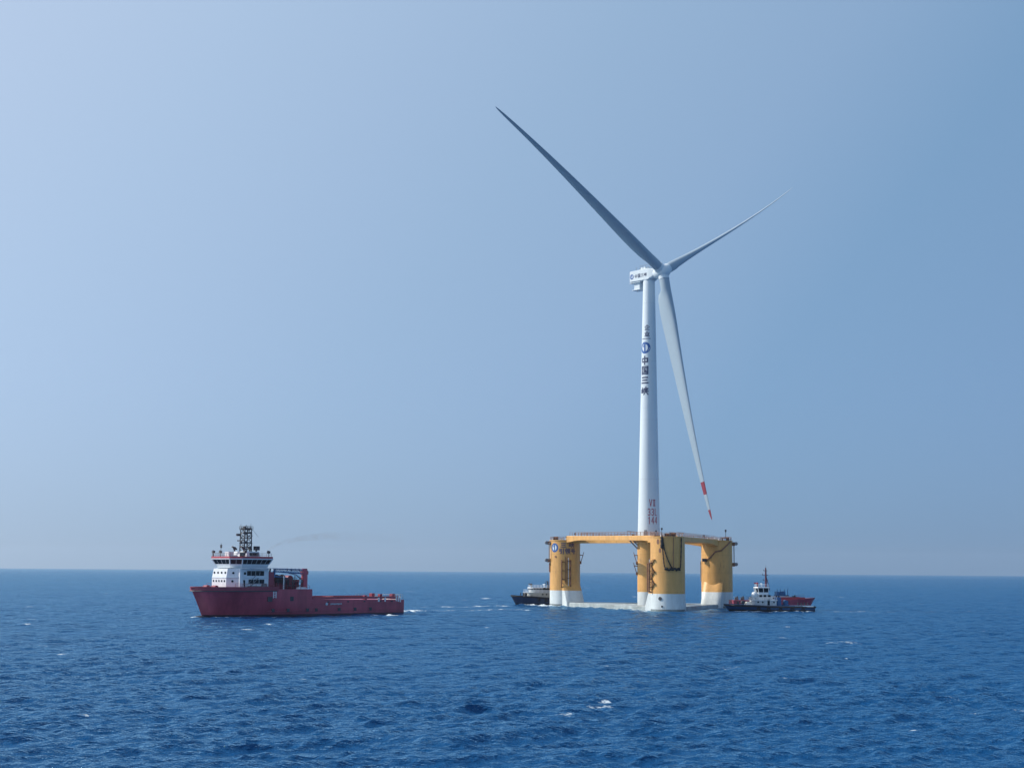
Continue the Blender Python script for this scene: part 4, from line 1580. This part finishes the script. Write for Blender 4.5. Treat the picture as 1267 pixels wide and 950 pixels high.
    for x in (38.6, 40.4):
        rl_ = MB().cyl((x, .5, 9.2), (x, 4.0, 9.2), .85, .85, 16).cyl((x, .4, 9.2), (x, .5, 9.2), 1.2, 1.2, 16).cyl((x, 4.0, 9.2), (x, 4.12, 9.2), 1.2, 1.2, 16)
        rl_.build('cable_reel', M['old_rust'], t, True, 30)
    gr = MB()
    rail(gr, [(33, 5.2, 6.76), (33, 5.2, 8.6), (41, 5.2, 8.6)], 1.0, 1.0, .06)
    rail(gr, [(38, 4.4, 7.9), (41, 4.4, 7.9), (41, -4, 7.9)], 1.0, 1.0, .06)
    for x in (33.5, 36.0, 38.4, 40.6):
        gr.cyl((x, 5.2, 6.7), (x, 5.2, 9.6), .1, .1, 6)
    gr.box(33, 41, 4.6, 5.3, 8.5, 8.62)
    gr.build('catwalk', M['dark'], t)
    pp = MB()
    for i in range(7):
        x = 34 + i * 1.0
        pp.cyl((x, 4.3 + .3 * (i % 3), 6.7), (x, 4.3 + .3 * (i % 3), 8.6 + .5 * ((i * 7) % 4)), .14, .12, 6)
    pp.tube([(33.4, 4.9, 7.6), (37.2, 4.9, 7.6), (37.2, 4.9, 9.2), (40.8, 4.9, 9.2)], .13)
    pp.build('pipe', M['dark'], t)
    MB().frustum([(38.0, 2.0), (40.6, 2.0), (40.6, 4.2), (38.0, 4.2)], [(38.3, 2.3), (40.3, 2.3), (40.3, 3.9), (38.3, 3.9)], 7.92, 10.2).build('vent_housing', M['red'], t)
    MB().cyl((39.2, 5.6, 6.7), (39.2, 5.6, 10.0), .17, .15, 8).build('vent_post', M['white'], t)
    MB().frustum([(32.6, 5.5), (35.4, 5.5), (35.4, 6.7), (32.6, 6.7)], [(32.9, 5.7), (35.1, 5.7), (35.1, 6.5), (32.9, 6.5)], 6.76, 7.3).build('cover', M['white'], t)
    cr_ = MB()
    cr_.cyl((32.0, 4.6, 6.7), (32.0, 4.6, 10.6), .82, .78, 18).cyl((32.0, 4.6, 10.6), (32.0, 4.6, 11.9), .86, .7, 18)
    cr_.box(31.3, 32.9, 3.9, 5.3, 10.4, 11.3)
    crane = cr_.build('crane', M['hull_red'], t, True, 40)
    bo_ = MB()
    for (a, b, w0, w1) in (((32.3, 4.6, 11.1), (41.4, 4.4, 11.45), .55, .4),):
        a, b = Vector(a), Vector(b)
        n = 9
        for sy in (-.35, .35):
            bo_.cyl(a + Vector((0, sy, .5)), b + Vector((0, sy, .35)), .17, .14, 6)
            bo_.cyl(a + Vector((0, sy, -.5)), b + Vector((0, sy, -.35)), .17, .14, 6)
            for i in range(n):
                p, q = a + (b - a) * i / n, a + (b - a) * (i + 1) / n
                bo_.cyl(p + Vector((0, sy, -.48)), q + Vector((0, sy, .42)), .09, .09, 5)
    bo_.cyl((41.2, 4.4, 11.6), (41.4, 4.4, 9.6), .3, .28, 8)
    bo_.cyl((41.4, 4.4, 9.9), (37.2, 4.4, 9.5), .22, .18, 8)
    bo_.build('boom', M['deck_blue'], crane)
    kb = MB()
    kb.tube([(32.5, 4.6, 8.0), (33.1, 4.6, 9.3), (34.6, 4.6, 10.3), (37.4, 4.6, 10.9), (39.4, 4.6, 11.0)], .2)
    kb.build('luffing_cylinder', M['pale_blue'], crane)
    hk = MB()
    for x in (33.6, 34.8, 36.0, 37.3):
        hk.cyl((x, 4.4, 11.3), (x, 4.4, 11.9), .16, .12, 6)
    hk.build('sheave', M['dark'], crane)
    # gear on the aft deck
    ga = MB()
    for x, y, a, b, c in ((28, 2, .6, 1.2, .4), (18.5, -3, .8, .8, .3), (12.6, 5.4, .4, .4, .7), (7.5, 5.6, .4, .4, 1.0), (24, -5, .8, .8, .9), (2.0, 4.2, .5, .6, 1.0), (2.0, -4.2, .5, .6, 1.0)):
        ga.box(x - a, x + a, y - b, y + b, 4.0, 4.4 + c)
    ga.cyl((21, 0, 4.4), (21, 3, 4.4), .4, .4, 10)
    ga.build('deck_gear', M['red'], t)
    sr = MB()
    rail(sr, [(5.5, 6.8, 4.0), (.4, 6.7, 4.0), (.4, -6.7, 4.0), (5.5, -6.8, 4.0)], 1.2, 1.0, .05)
    sr.build('railing', M['steel'], t)
    return t


make_supply_ship()


def make_tug(name, label, loc, yaw, L, B, hullmat, decks, house, x_house, fore=2.9, aft=1.7, mast_h=6.0, gear=None, strake='black', sheer=.5, funnel_mat='deck_blue', monitor='tipred', upper='white'):
    t = thing(name, label, 'tugboat', loc, yaw)

    def deck(x):
        q = x / L
        return aft + (fore - aft) * min(1, max(0, (q - .40) / .32)) ** 1.5 + sheer * max(0, (q - .6) / .4) ** 2
    mb = MB()
    hull_mesh(mb, L, B, 2.0, deck, -2.2, .38, .5, .85, nsec=36, forepeak=2.1)
    hull = mb.build('hull', [M[hullmat], M['black']], t, True, 35)
    # heavy rubber fender along the deck edge, tyres over the side
    fe = MB()
    xs = [L * i / 24 for i in range(25)]
    tmp = MB()
    half = hull_mesh(tmp, L, B, 2.0, deck, -2.2, .38, .5, .85, nsec=36, forepeak=2.1)
    dmax = max(deck(x) for x in xs)
    for sg in (-1, 1):
        pts = []
        for x in xs:
            z = deck(x) - .35
            f = max(0, (x / L - .62) / .38)
            pts.append((x + 2.0 * (z / dmax) ** 1.15 * f * f, sg * max(.1, half(x, .9)), z))
        fe.tube(pts, .24, 7)
    fe.tube([(-.1, -B / 2 * .82, aft - .35), (-.1, B / 2 * .82, aft - .35)], .26, 7)
    fe.build('fender', M[strake], t)
    for sg in (-1, 1):
        for x in (L * .15, L * .28, L * .42, L * .56, L * .68):
            ty = MB()
            y = half(x, .6) * sg
            c = (x, y + sg * .12, deck(x) - 1.0)
            n = 12
            for i in range(n):
                a0, a1 = 6.2832 * i / n, 6.2832 * (i + 1) / n
                ty.cyl((c[0] + .42 * math.cos(a0), c[1], c[2] + .42 * math.sin(a0)), (c[0] + .42 * math.cos(a1), c[1], c[2] + .42 * math.sin(a1)), .17, .17, 6)
            ty.build('tyre', M['black'], t)
    # house
    zb = aft + .05
    x0, x1, w = x_house
    ho = MB()

    def ob(x0, x1, w, c):
        return [(x0, -w), (x1 - c, -w), (x1, -w + c), (x1, w - c), (x1 - c, w), (x0, w)]
    z1, z2, z3 = house
    ho.frustum(ob(x0, x1, w, .6), ob(x0, x1 - .1, w, .6), zb, z1)
    if z2 > z1:
        ho.frustum(ob(x0 + 1.5, x1 - .8, w * .82, .8), ob(x0 + 1.6, x1 - 1.0, w * .80, .8), z1 + .005, z2)
    hs_ = ho.build('deckhouse', M[decks], t)
    ed = MB()
    ed.frustum(ob(x0 - .4, x1 + .15, w + .15, .6), ob(x0 - .4, x1 + .15, w + .15, .6), z1 - .1, z1 + .02)
    ed.build('deck_edge', M['white'], hs_)
    dd = MB()
    for sg in (-1, 1):
        for k, x in enumerate((x0 + .8, x0 + 2.4, x0 + 4.2, x0 + 5.6)):
            if x < x1 - .8:
                if k == 1:
                    dd.box(x - .35, x + .35, sg * (w - .1), sg * (w + .04), zb + .1, zb + 1.8)
                else:
                    dd.cyl((x, sg * (w - .1), (zb + z1) / 2 + .2), (x, sg * (w + .05), (zb + z1) / 2 + .2), .26, .26, 10)
    if z2 > z1:
        for sg in (-1, 1):
            for k in range(3):
                x = x0 + 2.1 + k * 1.3
                dd.box(x - .4, x + .4, sg * w * .78, sg * (w * .82 + .04), z1 + .9, z1 + 1.6)
    dd.build('window', M['glass'], hs_)
    # wheelhouse
    a0, a1, ww = x0 + 2.2, x1 - 1.6, w * .66
    wh = MB()
    wh.frustum(ob(a0, a1, ww, .6), ob(a0, a1 + .1, ww * 1.02, .6), z2 + .005, z2 + .85)
    wo_ = wh.build('wheelhouse', M[upper], t)
    g = MB()
    g.frustum(ob(a0 + .06, a1 + .02, ww * .99, .6), ob(a0 + .06, a1 + .25, ww * 1.04, .6), z2 + .85, z3 - .3)
    g.build('window', M['glass'], wo_)
    mu = MB()
    bo, to = ob(a0, a1 + .1, ww * 1.02, .6), ob(a0, a1 + .32, ww * 1.08, .6)
    for i in range(6):
        p0, p1 = Vector((*bo[i], z2 + .85)), Vector((*bo[(i + 1) % 6], z2 + .85))
        q0, q1 = Vector((*to[i], z3 - .3)), Vector((*to[(i + 1) % 6], z3 - .3))
        n = max(1, int((p1 - p0).length / 1.0))
        for k in range(n):
            mu.cyl(p0 + (p1 - p0) * k / n, q0 + (q1 - q0) * k / n, .11, .11, 6)
    mu.build('mullion', M['white'], wo_)
    rf = MB()
    rf.frustum(ob(a0 - .3, a1 + .5, ww * 1.15, .7), ob(a0 - .2, a1 + .4, ww * 1.12, .7), z3 - .3, z3)
    rf.build('roof', M['white'], wo_)
    rl = MB()
    rail(rl, [(a0, ww, z3), (a1, ww, z3), (a1, -ww, z3), (a0, -ww, z3)], .8, 1.0)
    rail(rl, [(x0, w, z1), (x1 - .8, w, z1), (x1, w - .6, z1), (x1, -w + .6, z1), (x1 - .8, -w, z1), (x0, -w, z1)], .9, 1.3)
    rl.build('railing', M['white'], t)
    # mast with yards, radar and lights
    ms = MB()
    mx = a0 + .4
    ms.cyl((mx, 0, z3), (mx, 0, z3 + mast_h), .34, .2, 10)
    ms.cyl((mx - 1.2, 0, z3 - 1.0), (mx - .1, 0, z3 + mast_h * .55), .12, .1, 6)
    mast = ms.build('mast', M['mast_red'] if mast_h > 5 else M['dark'], t)
    ya = MB()
    for q, hw in ((.35, .9), (.62, 1.1), (.85, .7)):
        z = z3 + mast_h * q
        ya.cyl((mx, -hw, z), (mx, hw, z), .07, .07, 6)
        ya.cyl((mx - hw * .7, 0, z), (mx + hw * .9, 0, z), .08, .08, 6)
        ya.box(mx + hw * .8, mx + hw, -.15, .15, z, z + .35)
    ya.cyl((mx, .2, z3 + mast_h), (mx, .2, z3 + mast_h + .8), .04, .03, 5)
    ya.build('yard', M['dark'], mast)
    rd = MB()
    rd.cyl((mx + 1.4, 0, z3), (mx + 1.4, 0, z3 + .9), .14, .12, 8).box(mx + 1.3, mx + 1.5, -1.1, 1.1, z3 + .9, z3 + 1.1)
    rd.build('radar', M['white'], t)
    fm = MB()
    fm.cyl((a1 - .5, 0, z3), (a1 - .5, 0, z3 + .8), .25, .22, 8).ball((a1 - .4, 0, z3 + .95), .45, 10, 8).cyl((a1 - .4, 0, z3 + .95), (a1 + .6, 0, z3 + 1.2), .2, .16, 8)
    fm.build('fire_monitor', M[monitor], t)
    # twin funnels behind the house
    for sg in (-1, 1):
        fu = MB()
        fu.frustum(ob(x0 - 1.6, x0 - .2, .55, .15), ob(x0 - 1.5, x0 - .4, .45, .12), zb, z1 + .9)
        o = fu.build('funnel', M[funnel_mat], t)
        o.location.y = sg * w * .62
        MB().cyl((x0 - .9, 0, z1 + .9), (x0 - 1.0, 0, z1 + 1.4), .2, .2, 8).build('exhaust_pipe', M['black'], o)
    # towing winch, bollards, forward winch
    wi = MB()
    wi.box(x0 - 4.2, x0 - 2.4, -1.4, 1.4, aft, aft + .4).cyl((x0 - 3.3, -1.2, aft + 1.0), (x0 - 3.3, 1.2, aft + 1.0), .7, .7, 14)
    wi.build('towing_winch', M['deck_blue'], t)
    bo2 = MB()
    for x, z in ((2, aft), (L * .9, deck(L * .9)), (4, aft)):
        for sg in (-1, 1):
            y = sg * (B * .3 if x < L * .8 else B * .16)
            bo2.cyl((x, y, z), (x, y, z + .8), .2, .2, 8)
            bo2.cyl((x, y, z + .8), (x, y, z + .9), .28, .28, 8)
    bo2.cyl((L * .84, -1, deck(L * .84) + .6), (L * .84, 1, deck(L * .84) + .6), .55, .55, 12)
    bo2.build('bollard', M['dark'], t)
    if gear:
        gear(t, deck)
    return t


# navy tug behind the lettered column
make_tug('tugboat', 'small navy-hulled tug with cream wheelhouse half hidden behind the lettered yellow column', (22.6, 516.0, 0), R(180 + 20), 22.0, 7.6, 'navy', 'dull_cream', (4.35, 4.4, 6.1), (7.6, 18.4, 2.9), fore=3.0, aft=2.6, mast_h=2.2, monitor='dark', funnel_mat='dull_cream', upper='dull_white')


# blue tug in front of the far column
def blue_gear(t, deck):
    mb = MB()
    mb.frustum([(18.6, -1.5), (20.6, -1.5), (20.6, 1.5), (18.6, 1.5)], [(18.6, -1.2), (20.3, -1.2), (20.3, 1.2), (18.6, 1.2)], 1.9, 2.9)
    mb.build('fore_locker', M['cream'], t)
    mb = MB()
    mb.ball((18.0, 1.6, 5.0), 1.0, 14, 10)
    mb.cyl((18.0, 1.6, 3.4), (18.0, 1.6, 4.3), .3, .3, 8)
    mb.build('radar_dome', M['white'], t, True)
    mb = MB()
    mb.box(.6, 6.2, 4.08, 4.2, 1.55, 1.9)
    mb.build('hull_stripe', M['white'], t)


make_tug('tugboat', 'blue tug with stepped white wheelhouse and tall mast, lying beside the far column', (92.4, 449.5, 0), R(180), 25.4, 8.6, 'tug_blue', 'dull_white', (3.45, 4.95, 7.4), (11.6, 18.9, 3.2), fore=2.0, aft=1.8, sheer=.25, mast_h=5.8, gear=blue_gear)


# red ship behind it
def make_red_vessel():
    t = thing('workboat', 'dark red workboat with low white deckhouse, mostly hidden behind the blue tug', 'workboat', (70.2, 467.5, 0), R(4))
    L, B = 25.0, 7.6

    def deck(x):
        return 3.1 + .9 * max(0, (x / L - .5) / .5) ** 1.6
    mb = MB()
    hull_mesh(mb, L, B, 2.2, deck, -2.2, .3, .5, .9, nsec=36)
    mb.build('hull', [M['hull_red'], M['boot']], t, True, 35)
    bw = MB()
    for sg in (-1, 1):
        bw.box(13.5, 23.0, sg * B * .44 - .08, sg * B * .44 + .08, 3.3, 4.1)
    bw.build('bulwark', M['bright_red'], t)
    h = MB()
    h.frustum([(12.0, -2.8), (18.6, -2.8), (18.6, 2.8), (12.0, 2.8)], [(12.2, -2.7), (18.4, -2.7), (18.4, 2.7), (12.2, 2.7)], 3.1, 4.4)
    ho = h.build('deckhouse', M['dull_white'], t)
    w = MB()
    for i in range(5):
        w.box(12.6 + i * 1.25, 13.1 + i * 1.25, -2.86, 2.86, 3.5, 4.0)
    w.build('window', M['glass'], ho)
    g = MB()
    g.box(14.2, 18.4, -1.6, 1.6, 4.42, 4.7).box(14.4, 15.2, -1.4, 1.4, 4.7, 5.8).box(16.3, 17.2, -1.4, 1.4, 4.7, 5.9).cyl((15.9, -1.2, 5.3), (15.9, 1.2, 5.3), .55, .55, 12)
    for x in (14.6, 15.6, 16.9, 18.0):
        g.cyl((x, -1.2, 4.7), (x, -1.2, 6.6), .12, .1, 6)
    g.build('deck_winch', M['deck_blue'], t)
    r_ = MB()
    rail(r_, [(18.8, -3.2, 3.6), (20.5, -2.9, 3.8), (23, -2.2, 4.0)], 1.0, 1.0, .05)
    rail(r_, [(.4, -3.2, 3.1), (8.4, -3.3, 3.1)], 1.0, 1.0, .05)
    r_.build('railing', M['steel'], t)
    b = MB()
    for x in (1.5, 3.4, 6.0, 17.5, 20.0):
        b.cyl((x, -2, 3.2), (x, -2, 4.3 + (x > 15) * .4), .25, .25, 8)
        b.box(x - .5, x + .5, -1.5, -.5, 3.1, 3.9 + (x > 15) * .5)
    b.build('bollard', M['dark'], t)


make_red_vessel()


# ------------------------------------------------------------------ thin exhaust drifting aft from the red ship
def make_smoke():
    pts = [(-63.4, 371, 13.6, .45), (-61.6, 372, 16.6, .55), (-58.8, 373.5, 18.3, .8), (-54.5, 376, 19.5, 1.1), (-48, 379, 20.2, 1.4), (-41, 382, 20.3, 1.7), (-34, 385, 19.9, 1.9), (-28, 388, 19.4, .8)]
    rings = []
    for x, y, z, r in pts:
        rings.append([(x + r * .3 * math.sin(6.28318 * k / 12), y + r * math.cos(6.28318 * k / 12), z + r * .75 * math.sin(6.28318 * k / 12)) for k in range(12)])
    m = bpy.data.materials.new('exhaust_smoke')
    N, L = nodes(m)
    N.remove(N['Principled BSDF'])
    v = N.new('ShaderNodeVolumePrincipled')
    v.inputs['Color'].default_value = (.36, .29, .27, 1)
    tc = N.new('ShaderNodeTexCoord')
    sp = N.new('ShaderNodeSeparateXYZ')
    L.new(tc.outputs['Object'], sp.inputs[0])
    fall = N.new('ShaderNodeMapRange')
    fall.inputs['From Min'].default_value = -63
    fall.inputs['From Max'].default_value = -40
    fall.inputs['To Min'].default_value = .24
    fall.inputs['To Max'].default_value = .02
    L.new(sp.outputs[0], fall.inputs['Value'])
    nz_ = N.new('ShaderNodeTexNoise')
    nz_.inputs['Scale'].default_value = .45
    nz_.inputs['Detail'].default_value = 4
    L.new(tc.outputs['Object'], nz_.inputs['Vector'])
    nr_ = N.new('ShaderNodeMapRange')
    nr_.inputs['From Min'].default_value = .32
    nr_.inputs['From Max'].default_value = .72
    L.new(nz_.outputs['Fac'], nr_.inputs['Value'])
    mm = N.new('ShaderNodeMath')
    mm.operation = 'MULTIPLY'
    L.new(fall.outputs[0], mm.inputs[0])
    L.new(nr_.outputs[0], mm.inputs[1])
    L.new(mm.outputs[0], v.inputs['Density'])
    L.new(v.outputs[0], N['Material Output'].inputs['Volume'])
    o = MB().loft(rings).build('smoke', m, None, True, 180)
    o['kind'] = 'stuff'


make_smoke()
